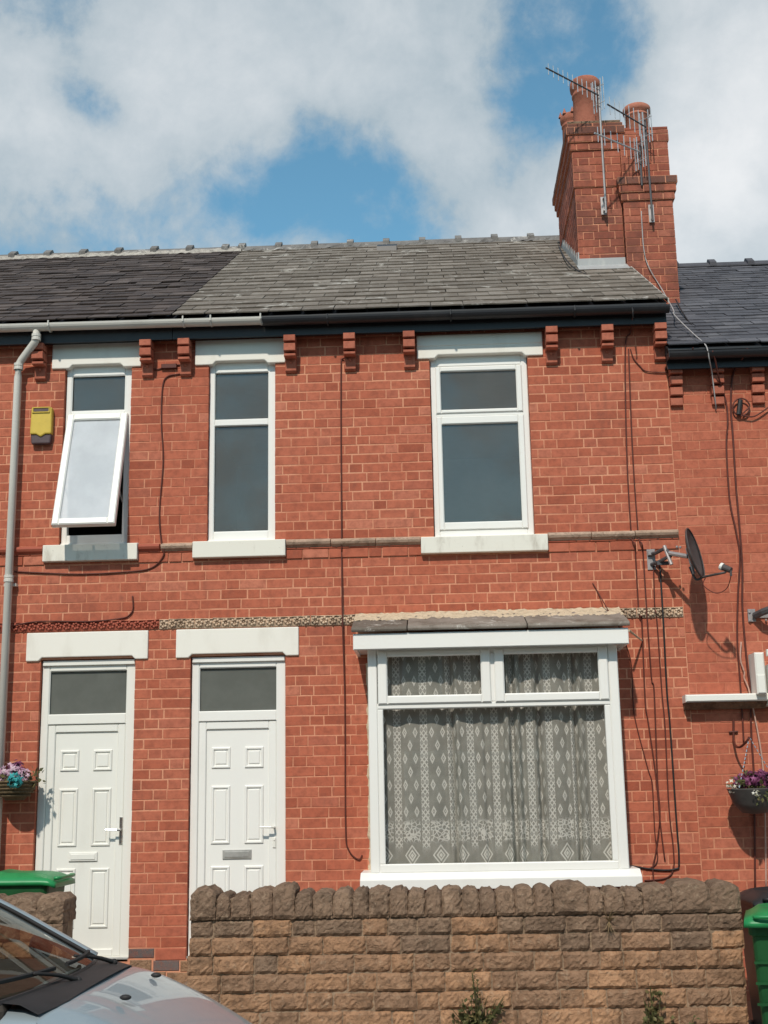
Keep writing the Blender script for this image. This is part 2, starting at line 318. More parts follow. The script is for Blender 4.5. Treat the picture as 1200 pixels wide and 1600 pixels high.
M['drygrass'] = mk_leaf('dry_grass', [(0, (0.22, 0.15, 0.08)), (1, (0.40, 0.29, 0.17))])
M['purple'] = mk_leaf('purple_petals', [(0, (0.10, 0.018, 0.055)), (0.6, (0.17, 0.035, 0.10)), (1, (0.34, 0.11, 0.24))])
M['pinkp'] = mk_leaf('pale_pink_petals', [(0, (0.38, 0.20, 0.30)), (0.6, (0.55, 0.36, 0.45)), (1, (0.72, 0.58, 0.62))])
M['teal'] = mk_leaf('teal_petals', [(0, (0.02, 0.22, 0.24)), (1, (0.07, 0.42, 0.42))])
M['whitep'] = mk_leaf('white_petals', [(0, (0.62, 0.58, 0.46)), (1, (0.78, 0.75, 0.66))])
M['wicker'] = mk_plain('brown_wicker', (0.15, 0.105, 0.06), 0.85, 0.15, 0, 0.5, 40)
M['slatepot'] = mk_plain('grey_basket_plastic', (0.09, 0.082, 0.078), 0.6, 0.3, 0, 0.3, 10)

# ------------------------------------------------------------------ object helpers
WLOC = {}
def link(name, data, parent=None, loc=(0, 0, 0)):
    o = bpy.data.objects.new(name, data); COL.objects.link(o); loc = Vector(loc)
    WLOC[o] = loc
    if parent is not None:
        o.parent = parent; o.location = loc-WLOC[parent]
    else: o.location = loc
    return o
def tag(o, label=None, cat=None, group=None, kind=None):
    if label: o['label'] = label
    if cat: o['category'] = cat
    if group: o['group'] = group
    if kind: o['kind'] = kind
    return o
def thing(name, loc, label, cat, group=None):
    return tag(link(name, None, None, loc), label, cat, group)
class MB:
    def __init__(s): s.v = []; s.f = []; s.t = []; s.tint = 0.0; s.uv = None
    def add(s, vs, fs):
        b = len(s.v); s.v += [Vector(x) for x in vs]
        for f in fs: s.f.append([i+b for i in f]); s.t.append(s.tint)
        return s
    def box(s, x0, x1, y0, y1, z0, z1):
        return s.add([(x0,y0,z0),(x1,y0,z0),(x1,y1,z0),(x0,y1,z0),(x0,y0,z1),(x1,y0,z1),(x1,y1,z1),(x0,y1,z1)],
                     [(0,3,2,1),(4,5,6,7),(0,1,5,4),(1,2,6,5),(2,3,7,6),(3,0,4,7)])
    def cbox(s, x0, x1, y0, y1, z0, z1, c=0.004, jit=0.0, rnd=None):
        """box whose front (-y) edges are chamfered"""
        j = (lambda: rnd.uniform(-jit, jit)) if jit else (lambda: 0.0)
        vs = []
        for (yy, ins) in ((y0, c), (y0+c, 0.0), (y1, 0.0)):
            for (a, b) in ((x0+ins, z0+ins), (x1-ins, z0+ins), (x1-ins, z1-ins), (x0+ins, z1-ins)):
                vs.append((a+j(), yy, b+j()))
        fs = [(0,1,2,3)]
        for r in (0, 4):
            for i in range(4):
                k = (i+1) % 4; fs.append((r+i, r+4+i, r+4+k, r+k))
        fs.append((8,11,10,9)); return s.add(vs, fs)
    def prism(s, poly, y0, y1, c=0.0):
        """polygon in (x,z), counter-clockwise seen from -y, extruded y0..y1"""
        n = len(poly); vs = [(p[0], y0, p[1]) for p in poly]+[(p[0], y1, p[1]) for p in poly]
        fs = [tuple(range(n)), tuple(range(2*n-1, n-1, -1))]
        for i in range(n):
            k = (i+1) % n; fs.append((i, n+i, n+k, k))
        return s.add(vs, fs)
    def prismx(s, poly, x0, x1):
        """polygon in (y,z) extruded along x"""
        n = len(poly); vs = [(x0, p[0], p[1]) for p in poly]+[(x1, p[0], p[1]) for p in poly]
        fs = [tuple(range(n)), tuple(range(2*n-1, n-1, -1))]
        for i in range(n):
            k = (i+1) % n; fs.append((i, n+i, n+k, k))
        return s.add(vs, fs)
    def tube(s, path, r, seg=6, cap=True, smooth_steps=0):
        pts = [Vector(p) for p in path]
        if smooth_steps and len(pts) > 2:
            q = []
            for i in range(len(pts)-1):
                p0 = pts[max(i-1, 0)]; p1 = pts[i]; p2 = pts[i+1]; p3 = pts[min(i+2, len(pts)-1)]
                for k in range(smooth_steps):
                    t = k/smooth_steps
                    q.append(0.5*((2*p1)+(p2-p0)*t+(2*p0-5*p1+4*p2-p3)*t*t+(3*p1-p0-3*p2+p3)*t*t*t))
            q.append(pts[-1]); pts = q
        rr = r if isinstance(r, (list, tuple)) else [r]*len(pts)
        if len(rr) != len(pts): rr = [rr[0]+(rr[-1]-rr[0])*i/(len(pts)-1) for i in range(len(pts))]
        b = len(s.v); vs = []; n = len(pts)
        for i, p in enumerate(pts):
            d = (pts[min(i+1, n-1)]-pts[max(i-1, 0)])
            d = d.normalized() if d.length > 1e-9 else Vector((0, 0, 1))
            a = d.cross(Vector((0, 0, 1)));
            if a.length < 0.15: a = d.cross(Vector((0, 1, 0)))
            a.normalize(); c = d.cross(a)
            for k in range(seg):
                t = 2*math.pi*k/seg; vs.append(p+(a*math.cos(t)+c*math.sin(t))*rr[i])
        fs = []
        for i in range(n-1):
            for k in range(seg):
                j = (k+1) % seg; fs.append((i*seg+k, i*seg+j, (i+1)*seg+j, (i+1)*seg+k))
        if cap: fs.append(tuple(range(seg-1, -1, -1))); fs.append(tuple((n-1)*seg+k for k in range(seg)))
        return s.add(vs, fs)
    def lathe(s, prof, c=(0, 0, 0), seg=16, axis='z', a0=0, a1=2*math.pi):
        full = abs(a1-a0-2*math.pi) < 1e-6; n = seg if full else seg+1; vs = []
        for (r, h) in prof:
            for k in range(n):
                t = a0+(a1-a0)*k/seg; vs.append((c[0]+r*math.cos(t), c[1]+r*math.sin(t), c[2]+h))
        fs = []
        for i in range(len(prof)-1):
            for k in range(seg):
                j = (k+1) % n; fs.append((i*n+k, i*n+j, (i+1)*n+j, (i+1)*n+k))
        return s.add(vs, fs)
    def ball(s, c, r, seg=8, rings=5, sq=(1, 1, 1)):
        prof = [(max(r*math.sin(math.pi*i/rings), 1e-4), -r*math.cos(math.pi*i/rings)) for i in range(rings+1)]
        b = len(s.v); s.lathe(prof, (0, 0, 0), seg)
        for i in range(b, len(s.v)):
            v = s.v[i]; s.v[i] = Vector((c[0]+v.x*sq[0], c[1]+v.y*sq[1], c[2]+v.z*sq[2]))
        return s
    def ring(s, x0, x1, z0, z1, y, w=0.02, h=0.010):
        """raised moulding frame on a face looking to -y"""
        rs = [(0, 0), (w*0.3, h), (w*0.7, h), (w, 0.0)]
        vs = []
        for (i, hh) in rs:
            vs += [(x0+i, y-hh, z0+i), (x1-i, y-hh, z0+i), (x1-i, y-hh, z1-i), (x0+i, y-hh, z1-i)]
        fs = []
        for r in range(3):
            for i in range(4):
                k = (i+1) % 4; fs.append((r*4+i, r*4+k, r*4+4+k, r*4+4+i))
        return s.add(vs, fs)
    def frame(s, x0, x1, z0, z1, y0, y1, w, c=0.006):
        wl, wr, wb, wt = w if isinstance(w, tuple) else (w,)*4
        s.cbox(x0, x0+wl, y0, y1, z0, z1, c); s.cbox(x1-wr, x1, y0, y1, z0, z1, c)
        s.cbox(x0+wl, x1-wr, y0+0.001, y1, z0, z0+wb, c); s.cbox(x0+wl, x1-wr, y0+0.001, y1, z1-wt, z1, c)
        return s
    def mesh(s, name, smooth=False, center=True):
        me = bpy.data.meshes.new(name); c = Vector((0, 0, 0))
        if center and s.v:
            lo = [min(v[i] for v in s.v) for i in range(3)]; hi = [max(v[i] for v in s.v) for i in range(3)]
            c = Vector(((lo[0]+hi[0])/2, (lo[1]+hi[1])/2, lo[2]))
        me.from_pydata([v-c for v in s.v], [], s.f)
        if any(s.t):
            a = me.attributes.new('tint', 'FLOAT', 'FACE'); a.data.foreach_set('value', s.t)
        if smooth: me.shade_smooth()
        return me, c
    def build(s, name, mat, parent=None, smooth=False, recalc=False, sub=0, bevel=0.0):
        me, c = s.mesh(name, smooth)
        if recalc:
            bm = bmesh.new(); bm.from_mesh(me); bmesh.ops.remove_doubles(bm, verts=bm.verts, dist=1e-5); bmesh.ops.recalc_face_normals(bm, faces=bm.faces); bm.to_mesh(me); bm.free()
            if smooth: me.shade_smooth()
        me.materials.append(M[mat] if isinstance(mat, str) else mat)
        o = link(name, me, parent, c)
        if bevel:
            md = o.modifiers.new('bevel', 'BEVEL'); md.width = bevel; md.segments = 2; md.limit_method = 'ANGLE'; md.angle_limit = R_(35)
        if sub:
            md = o.modifiers.new('sub', 'SUBSURF'); md.levels = sub; md.render_levels = sub
        return o
def part(name, mat, parent, fn, **kw):
    mb = MB(); fn(mb); return mb.build(name, mat, parent, **kw)

# ================================================================== SETTING
def zground(x):
    if x < 0.6: return 0.0
    if x < 2.4: return -0.27*(x-0.6)/1.8
    if x < 6: return -0.27-0.25*(x-2.4)/3.6
    return -0.52
XS = [-300, -60, -20, -8, -4, -2, 0, 0.6, 1.0, 1.5, 2.0, 2.4, 3, 4, 5, 6, 9, 20, 60, 300]
def strip(name, y0, y1, dz, mat, th=0.0):
    mb = MB(); n = len(XS)
    vs = [(x, y0, zground(x)+dz) for x in XS]+[(x, y1, zground(x)+dz) for x in XS]
    fs = [(i, i+1, n+i+1, n+i) for i in range(n-1)]
    if th:
        b = len(vs); vs += [(x, y0, zground(x)+dz-th) for x in XS]
        fs += [(b+i, b+i+1, i+1, i) for i in range(n-1)]
    mb.add(vs, fs); return tag(mb.build(name, mat), kind='structure')
strip('ground', -400, 400, -0.16, 'soil')
strip('road', -12.6, -4.45, -0.10, 'asphalt')
strip('pavement', -4.30, -1.90, 0.0, 'pavement')
strip('kerb', -4.45, -4.30, 0.004, 'kerbstone', 0.12)
strip('garden_ground', -1.90, 0.3, -0.004, 'pavement')
tag(MB().box(-60, 60, -14.8, -12.62, -0.16, 0.0).build('pavement', 'pavement'), kind='structure')

# ================================================================== BRICK LAYING
rb = random.Random(7)
def brick_meshes(name, mat, variants=5):
    out = []
    for i in range(variants):
        mb = MB(); mb.cbox(-0.5, 0.5, 0.0, 1.0, 0.0, 1.0, 0.0)
        # unit brick: chamfer proportional, edges worn unevenly
        mb = MB(); vs = []
        j = lambda a: rb.uniform(-a, a)
        for (yy, ix, iz) in ((0.0, 0.016, 0.045), (0.028, 0.0, 0.0), (1.0, 0.0, 0.0)):
            for (a, b) in ((-0.5+ix, iz), (0.5-ix, iz), (0.5-ix, 1-iz), (-0.5+ix, 1-iz)):
                vs.append((a+j(0.010), yy, b+j(0.03)))
        fs = [(0,1,2,3)]
        for r in (0, 4):
            for q in range(4):
                k = (q+1) % 4; fs.append((r+q, r+4+q, r+4+k, r+k))
        mb.add(vs, fs)
        me, c = mb.mesh(name, center=False); me.materials.append(M[mat]); out.append(me)
    return out
BM = {k: brick_meshes('brick', k) for k in ('brick', 'brick_right', 'brick_stack', 'brick_soot')}
def free_ranges(z0, z1, blocks):
    segs = [(z0, z1)]
    for (b0, b1) in blocks:
        ns = []
        for (a, b) in segs:
            if b1 <= a or b0 >= b: ns.append((a, b)); continue
            if b0 > a: ns.append((a, b0))
            if b1 < b: ns.append((b1, b))
        segs = ns
    segs = [s for s in segs if s[1]-s[0] > 0.022]
    return max(segs, key=lambda s: s[1]-s[0]) if segs else None
def lay(u0, u1, z0, z1, rects, course=0.085, stretch=0.236, head=0.117, zones=(), joint=0.0095, seed=1, irregular=0.06):
    """Flemish bond: list of (ua, ub, za, zb, row)"""
    r = random.Random(seed); res = []; row = 0; z = z0; P = stretch+head
    while z < z1-0.02:
        zt = min(z+course, z1)
        cuts = sorted({u0, u1}|{max(u0, min(u1, c)) for q in rects for c in (q[0], q[1]) if q[2] < zt and q[3] > z})
        spans = []
        for a, b in zip(cuts, cuts[1:]):
            if b-a < 1e-4: continue
            mid = (a+b)/2; rg = free_ranges(z, zt, [(q[2], q[3]) for q in rects if q[0] < mid < q[1]])
            if rg is None: continue
            if spans and abs(spans[-1][1]-a) < 1e-6 and spans[-1][2] == rg: spans[-1][1] = b
            else: spans.append([a, b, rg])
        off = (0 if row % 2 == 0 else P/2)+r.uniform(-0.012, 0.012)
        joints = []; u = u0-P*2+off
        while u < u1+P:
            joints.append(u)
            w = stretch+r.uniform(-0.006, 0.006); u += w
            if r.random() > irregular: joints.append(u); u += head+r.uniform(-0.004, 0.004)
            else: u += 0.0
        for a, b, rg in spans:
            js = [a]+[q for q in joints if a+0.045 < q < b-0.045]+[b]
            for p, q in zip(js, js[1:]):
                jn = joint
                for zx0, zx1, zz0, zz1, zj in zones:
                    if zx0 < (p+q)/2 < zx1 and zz0 < z < zz1: jn = zj
                h = jn/2
                pa = p if p == a and abs(a-u0) > 1e-6 else p+h
                qb = q if q == b and abs(b-u1) > 1e-6 else q-h
                pa += r.uniform(-0.0015, 0.0015)*(p != a); qb += r.uniform(-0.0015, 0.0015)*(q != b)
                res.append((pa, qb, rg[0]+h+r.uniform(-0.0012, 0.0012), rg[1]-h+r.uniform(-0.0012, 0.0012), row))
        z += course; row += 1
    return res
def bricks_to_scene(lst, parent, mats, frame, depth=0.1, proud=0.002, keep=300, score=None, extra=None, jn_name='brickwork'):
    """frame(u, z, out) -> world point; keeps the largest-showing bricks as parts, joins the rest"""
    meshes = BM[mats]; r = random.Random(len(lst))
    if score is None:
        score = lambda b: (b[1]-b[0])*(b[3]-b[2])/((frame((b[0]+b[1])/2, b[2], 0)-CAM).length_squared)
    order = sorted(range(len(lst)), key=lambda i: -score(lst[i])); single = set(order[:keep])
    mb = MB(); o0 = frame(0, 0, 0); eu = frame(1, 0, 0)-o0; en = o0-frame(0, 0, 1)   # en points into the wall
    rot = Matrix((eu, en, Vector((0, 0, 1)))).transposed()
    for i, (a, b, c, d, row) in enumerate(lst):
        pr = proud+r.uniform(-0.0012, 0.0014)+(extra(a, b, c, d) if extra else 0.0)
        org = frame((a+b)/2, c, pr)
        tw = rot @ Matrix.Rotation(r.uniform(-0.004, 0.004), 3, 'Z')
        sc = Matrix.Diagonal((b-a, depth, d-c))
        mw = tw @ sc; me = meshes[r.randrange(len(meshes))]
        if i in single:
            o = bpy.data.objects.new('brick', me); COL.objects.link(o); o.parent = parent
            o.matrix_local = Matrix.Translation(org-WLOC[parent]) @ mw.to_4x4()
        else:
            mb.tint = r.uniform(0.01, 0.99)
            mb.add([mw @ v.co + org for v in me.vertices], [tuple(p.vertices) for p in me.polygons])
    if mb.v: tag(mb.build(jn_name, mats, parent), kind='stuff')
def wall_slab(u0, u1, z0, z1, openings, y0=0.0, y1=0.1):
    """mortar slab with holes (front face, and the returns of each hole)"""
    mb = MB(); xs = sorted({u0, u1}|{c for o in openings for c in o[:2] if u0 < c < u1}); zs = sorted({z0, z1}|{c for o in openings for c in o[2:4] if z0 < c < z1})
    hole = lambda x, z: any(o[0] < x < o[1] and o[2] < z < o[3] for o in openings)
    for a, b in zip(xs, xs[1:]):
        for c, d in zip(zs, zs[1:]):
            if hole((a+b)/2, (c+d)/2): continue
            mb.add([(a, y0, c), (b, y0, c), (b, y0, d), (a, y0, d)], [(0, 1, 2, 3)])
            mb.add([(a, y1, c), (b, y1, c), (b, y1, d), (a, y1, d)], [(3, 2, 1, 0)])
    for o in openings:
        a, b, c, d = o[:4]
        mb.add([(a, y0, c), (a, y1, c), (a, y1, d), (a, y0, d)], [(0, 1, 2, 3)]); mb.add([(b, y0, c), (b, y0, d), (b, y1, d), (b, y1, c)], [(0, 1, 2, 3)])
        mb.add([(a, y0, d), (a, y1, d), (b, y1, d), (b, y0, d)], [(0, 1, 2, 3)]); mb.add([(a, y0, c), (b, y0, c), (b, y1, c), (a, y1, c)], [(0, 1, 2, 3)])
    return mb
grow = lambda q, e: (q[0]-e, q[1]+e, q[2]-e, q[3]+e)
FRONT = lambda u, z, out: Vector((u, -out, z))

# ================================================================== HOUSES
XL, XP, XR, XE = -5.4, -2.41, 2.12, 5.2      # far left, party line, right party line, far right
hL = thing('terraced_house', (-3.9, 0, 0), 'red brick terraced house with open sash window and grey gutter, dark slate roof', 'house', 'terraced houses')
hM = thing('terraced_house', (-0.1, 0, 0), 'red brick terraced house with wide bay window and lichened grey slate roof', 'house', 'terraced houses')
hR = thing('terraced_house', (3.6, 0, 0), 'stepped down red brick house with blue black slate roof beyond the chimney', 'house', 'terraced houses')
W1 = (-3.325, -2.713, 3.855, 5.535); W2 = (-2.005, -1.400, 3.855, 5.535); W3 = (0.000, 0.880, 3.838, 5.535)
D1 = (-3.443, -2.615, 0.36, 2.84); D2 = (-2.133, -1.310, 0.36, 2.84); BAY = (-0.50, 1.40, 0.95, 2.80)
LIN = {'u1': (-3.447, -2.625, 5.495, 5.730), 'u2': (-2.130, -1.306, 5.487, 5.723), 'u3': (-0.113, 1.022, 5.480, 5.702),
       'd1': (-3.572, -2.504, 2.830, 3.077), 'd2': (-2.260, -1.193, 2.830, 3.077)}
SIL = {'s1': (-3.450, -2.610, 3.700, 3.852), 's2': (-2.121, -1.303, 3.700, 3.850), 's3': (-0.117, 0.985, 3.686, 3.836)}
ROS = (3.086, 3.170); STR = (3.783, 3.847)
ZB = 0.42
def rowproud(a, b, c, d): return 0.011 if 3.695 < (c+d)/2 < 3.782 else 0.0

# ---- middle house wall
mOpen = [W2, W3, D2, BAY]
mBlk = mOpen+[LIN['u2'], LIN['u3'], LIN['d2'], SIL['s2'], SIL['s3'], (XP, XR, ROS[0], ROS[1]), (XP, XR, STR[0], STR[1]), (-0.70, 1.56, 2.80, 3.18)]
mWall = wall_slab(XP, XR, 0.0, 5.78, [grow(o, 0.003) for o in mOpen]).build('wall', 'mortar', hM)
zones = [(-2.41, -2.0, 3.86, 5.6, 0.005), (-1.31, -0.58, 0.3, 3.08, 0.007), (-2.41, -2.13, 0.3, 1.3, 0.009)]
# ---- left house wall
lOpen = [W1, D1]
lBlk = lOpen+[LIN['u1'], LIN['d1'], SIL['s1'], (XL, XP, ROS[0], ROS[1]), (XL, XP, STR[0], STR[1])]
lWall = wall_slab(XL, XP, 0.0, 5.78, [grow(o, 0.003) for o in lOpen]).build('wall', 'mortar', hL)
zones += [(-2.62, -2.4, 3.86, 5.6, 0.006)]
bl = lay(XL, XR, 0.445, 5.75, mBlk+lBlk, zones=zones, seed=11)      # the courses run through the party line
mid_ = lambda b: (b[0]+b[1])/2
bricks_to_scene([b for b in bl if mid_(b) >= XP], mWall, 'brick', FRONT, extra=rowproud)
vis = lambda b: (b[1]-b[0])*(b[3]-b[2])*(1 if b[0] > -3.95 else 0.01)
bricks_to_scene([b for b in bl if mid_(b) < XP], lWall, 'brick', FRONT, extra=rowproud, score=vis)
# ---- right house wall
RW = (3.02, 4.4, 0.75, 2.35)
rBlk = [RW, (2.05, 5.2, 2.33, 2.40), (2.90, 3.0, 2.40, 2.72)]
rWall = wall_slab(XR, XE, -0.5, 5.5, [grow(RW, 0.003)], 0.004).build('wall', 'mortar_right', hR)
bl = lay(XR, XE, -0.03, 5.36, rBlk, zones=[(2, 5.3, 1.4, 5.4, 0.0065)], joint=0.010, stretch=0.238, seed=13, irregular=0.3)
bricks_to_scene(bl, rWall, 'brick_right', lambda u, z, out: Vector((u, 0.004-out, z)), score=lambda b: (b[1]-b[0])*(b[3]-b[2])*(1 if b[1] < 3.15 else 0.01))

# plinth course of blue bricks and stones under the pier
for (a, b, c, d, mt) in [(-2.613, -2.40, 0.365, 0.44, 'blue_brick'), (-2.39, -2.135, 0.345, 0.44, 'brick'), (-2.60, -2.42, 0.265, 0.352, 'stone'), (-2.405, -2.19, 0.262, 0.345, 'blue_brick'), (-2.18, -1.98, 0.255, 0.34, 'stone'),
                      (-1.97, -1.7, 0.25, 0.345, 'stone'), (-2.58, -2.3, 0.15, 0.255, 'stone'), (-2.29, -2.0, 0.15, 0.25, 'stone'), (-1.3, -1.05, 0.34, 0.44, 'stone'), (-1.04, -0.72, 0.34, 0.44, 'stone')]:
    mb = MB(); mb.cbox(a, b, -0.006, 0.05, c, d, 0.006); mb.build('brick' if mt != 'stone' else 'stone', mt, mWall)

# ---- lintels
def lintel(q, parent, notch=0.11, rise=0.03, y=-0.022, mat='masonry', split=None):
    a, b, c, d = q; mb = MB()
    if c > 5: notch, rise = 0.16, 0.032
    poly = [(a, c), (a+notch, c), (a+notch+0.03, c+rise), (b-notch-0.03, c+rise), (b-notch, c), (b, c), (b, d), (a, d)]
    mb.prism(poly, y, 0.13); return mb.build('lintel', mat, parent, bevel=0.008, recalc=True)
lintel(LIN['u1'], hL); lintel(LIN['d1'], hL); lintel(LIN['u2'], hM); lintel(LIN['d2'], hM)
lint3 = lintel(LIN['u3'], hM)
part('board', 'masonry', lint3, lambda m: m.cbox(-0.112, 1.021, -0.028, 0.0, 5.592, 5.70, 0.006))
# ---- sills
for k, par in (('s1', hL), ('s2', hM), ('s3', hM)):
    a, b, c, d = SIL[k]; mb = MB()
    mb.prismx([(-0.062, c), (0.14, c), (0.14, d+0.012), (0.0, d+0.006), (-0.062, d-0.006)], a, b); mb.build('window_sill', 'sill', par, bevel=0.006, recalc=True)
# ---- moulded string course between the sills
rs = random.Random(3)
def string_run(a, b, parent, mat):
    n = max(1, round((b-a)/0.40)); x = a
    for i in range(n):
        w = (b-a)/n; j = rs.uniform(-0.003, 0.003)
        mb = MB(); z0, z1 = STR[0]+j, STR[1]+j
        mb.prismx([(-0.008, z0-0.012), (0.08, z0-0.012), (0.08, z1), (-0.004, z1+0.002), (-0.046, z1-0.012), (-0.05, z1-0.03), (-0.04, z0+0.014), (-0.018, z0)], x+0.003, x+w-0.003)
        mb.build('string_stone', mat, parent, recalc=True, bevel=0.003); x += w
string_run(-5.4, -3.452, hL, 'redpaint'); string_run(-2.608, -2.415, hL, 'redpaint')
string_run(-2.408, -2.123, hM, 'string'); string_run(-1.300, -0.119, hM, 'string'); string_run(0.987, 2.118, hM, 'string')
# ---- rosette band
def rosette_mesh(mat):
    mb = MB(); z0, z1 = 0.0, ROS[1]-ROS[0]; w = 0.0385; zc = z1/2
    mb.cbox(-w, w, -0.012, 0.03, 0.0, z1, 0.002)
    mb.box(-w, w, -0.022, -0.010, z1-0.008, z1-0.001)
    for k in range(6):
        t = math.pi*k/3+0.3; mb.ball((0.0235*math.cos(t), -0.018, zc+0.0235*math.sin(t)), 0.0135, 6, 4, (1, 1.1, 1))
    mb.ball((0, -0.014, zc), 0.007, 6, 4)
    me, c = mb.mesh('rosette_tile', True, False); me.materials.append(M[mat]); return me
RM = {k: rosette_mesh(k) for k in ('redpaint', 'rosette')}
def rosettes(a, b, parent, mat):
    n = round((b-a)/0.0775); w = (b-a)/n
    for i in range(n):
        o = link('rosette_tile', RM[mat], parent, (a+w*(i+0.5), rs.uniform(-0.002, 0.002), ROS[0]+rs.uniform(-0.002, 0.002))); o.rotation_euler = (0, rs.uniform(-0.05, 0.05), 0)
rosettes(-4.03, XP, hL, 'redpaint'); rosettes(XP, -0.70, hM, 'rosette'); rosettes(1.56, 2.115, hM, 'rosette')

# ---- corbels under the eaves
def corbel(xc, parent, w=0.105):
    h = w/2
    mb = MB(); mb.prismx([(-0.045, 5.47), (-0.040, 5.40), (-0.022, 5.385), (0.02, 5.385), (0.02, 5.72), (-0.045, 5.72)], xc-h*0.94, xc+h*0.94)
    c = mb.build('corbel', 'brick_red', parent, recalc=True, bevel=0.003)
    for (z0, z1, p) in ((5.640, 5.698, 0.165), (5.552, 5.622, 0.155), (5.508, 5.534, 0.132)):
        part('brick', 'brick_red', c, lambda m: m.cbox(xc-h, xc+h, -p, 0.0, z0, z1, 0.004))
    part('boss', 'brick_red', c, lambda m: m.ball((xc, -0.048, 5.478), 0.014, 8, 5), smooth=True)
for x in (-4.5, -3.545, -2.56): corbel(x, hL)
for x in (-2.212, -1.253, -0.715, -0.179, 1.096, 1.591, 2.062): corbel(x, hM)
def dentil(xc, parent, w=0.108):
    h = w/2; c = None
    for k, (z0, z1, p) in enumerate(((4.965, 5.035, 0.035), (5.055, 5.128, 0.06), (5.148, 5.222, 0.085), (5.242, 5.33, 0.11))):
        mb = MB(); mb.cbox(xc-h, xc+h, -p, 0.01, z0, z1, 0.004)
        if c is None: c = mb.build('corbel', 'brick_red', parent)
        else: mb.build('brick', 'brick_red', c)
for x in (2.182, 2.546, 2.90, 3.26, 3.62, 3.98): dentil(x, hR)

# ---- roofs
SL = 0.597; TH = math.atan(SL); YE = -0.21
RIDGE_Y = 4.0
def roof(par, x0, x1, zE, mats, expo, sw, seed, keep, visx, jit):
    zr = zE+SL*(RIDGE_Y-YE); r = random.Random(seed)
    mb = MB(); e = 0.02
    mb.add([(x0, YE+0.02, zE-e), (x1, YE+0.02, zE-e), (x1, RIDGE_Y, zr-e), (x0, RIDGE_Y, zr-e), (x1, RIDGE_Y+4.2, zE-e), (x0, RIDGE_Y+4.2, zE-e)], [(0, 1, 2, 3), (3, 2, 4, 5)])
    ro = mb.build('roof', 'felt', par)
    length = (RIDGE_Y-YE)/math.cos(TH); rows = int(length/expo)
    meshes = []
    for i in range(6):
        q = MB(); t = 0.011
        n = 4; low = [(-0.5+k/n, r.uniform(-0.012, 0.012)) for k in range(n+1)]
        vs = [(a, b, t) for a, b in low]+[(-0.5, 1.0, t), (0.5, 1.0, t)]
        vs = [(a, b, t) for a, b in low]+[(0.5, 1.0, t), (-0.5, 1.0, t)]+[(a, b, 0) for a, b in low]
        m_ = len(low); q.add(vs, [tuple(range(m_+2))]+[(k, m_+2+k, m_+3+k, k+1) for k in range(m_-1)]+[(0, m_+1, m_+2), (m_-1, m_+2+m_-1, m_)])
        me, _ = q.mesh('slate', center=False); me.materials.append(M[mats]); meshes.append(me)
    cand = []
    for k in range(rows+1):
        s = k*expo; off = (k % 2)*sw/2+r.uniform(-0.01, 0.01); x = x0-off
        while x < x1-0.02:
            a, b = max(x, x0), min(x+sw, x1); x += sw+r.uniform(-0.004, 0.004)*jit
            if b-a < 0.03: continue
            cand.append((a, b, s))
    single = set(sorted(range(len(cand)), key=lambda i: -((cand[i][1]-cand[i][0])*(1 if visx(*cand[i]) else 0.01)/(11+cand[i][2])**2))[:keep])
    jb = MB()
    for i, (a, b, s) in enumerate(cand):
        hgt = min(expo+0.10, length-s+0.02)
        tilt = -0.045+r.uniform(-0.012, 0.010)*jit
        mw = Matrix.Translation((0, YE, zE)) @ Matrix.Rotation(TH, 4, 'X') @ Matrix.Translation(((a+b)/2, s+r.uniform(-0.008, 0.008)*jit, 0.010+r.uniform(0, 0.003)*jit)) @ Matrix.Rotation(tilt, 4, 'X') @ Matrix.Rotation(r.uniform(-0.012, 0.012)*jit, 4, 'Z') @ Matrix.Diagonal((b-a-0.005, hgt, 1, 1))
        me = meshes[r.randrange(6)]
        if i in single:
            o = bpy.data.objects.new('slate', me); COL.objects.link(o); o.parent = ro
            o.matrix_local = Matrix.Translation(-WLOC[ro]) @ mw
        else:
            jb.tint = r.uniform(0.01, 0.99); jb.add([mw @ v.co for v in me.vertices], [tuple(p.vertices) for p in me.polygons])
    if jb.v: tag(jb.build('slates', mats, ro), kind='stuff')
    return ro, zr
ZE_M, ZE_R = 5.885, 5.455
roofL, ZR = roof(hL, XL-1.2, -2.315, ZE_M, 'slate_left', 0.20, 0.27, 21, 300, lambda a, b, s: a > -3.9-0.38*s, 2.6)
roofM, ZR = roof(hM, -2.31, 2.13, ZE_M+0.006, 'slate_mid', 0.245, 0.29, 22, 300, lambda a, b, s: True, 1.0)
roofR, ZRR = roof(hR, 2.10, XE+0.6, ZE_R, 'slate_right', 0.165, 0.27, 23, 300, lambda a, b, s: b < 3.1+0.35*s, 1.7)
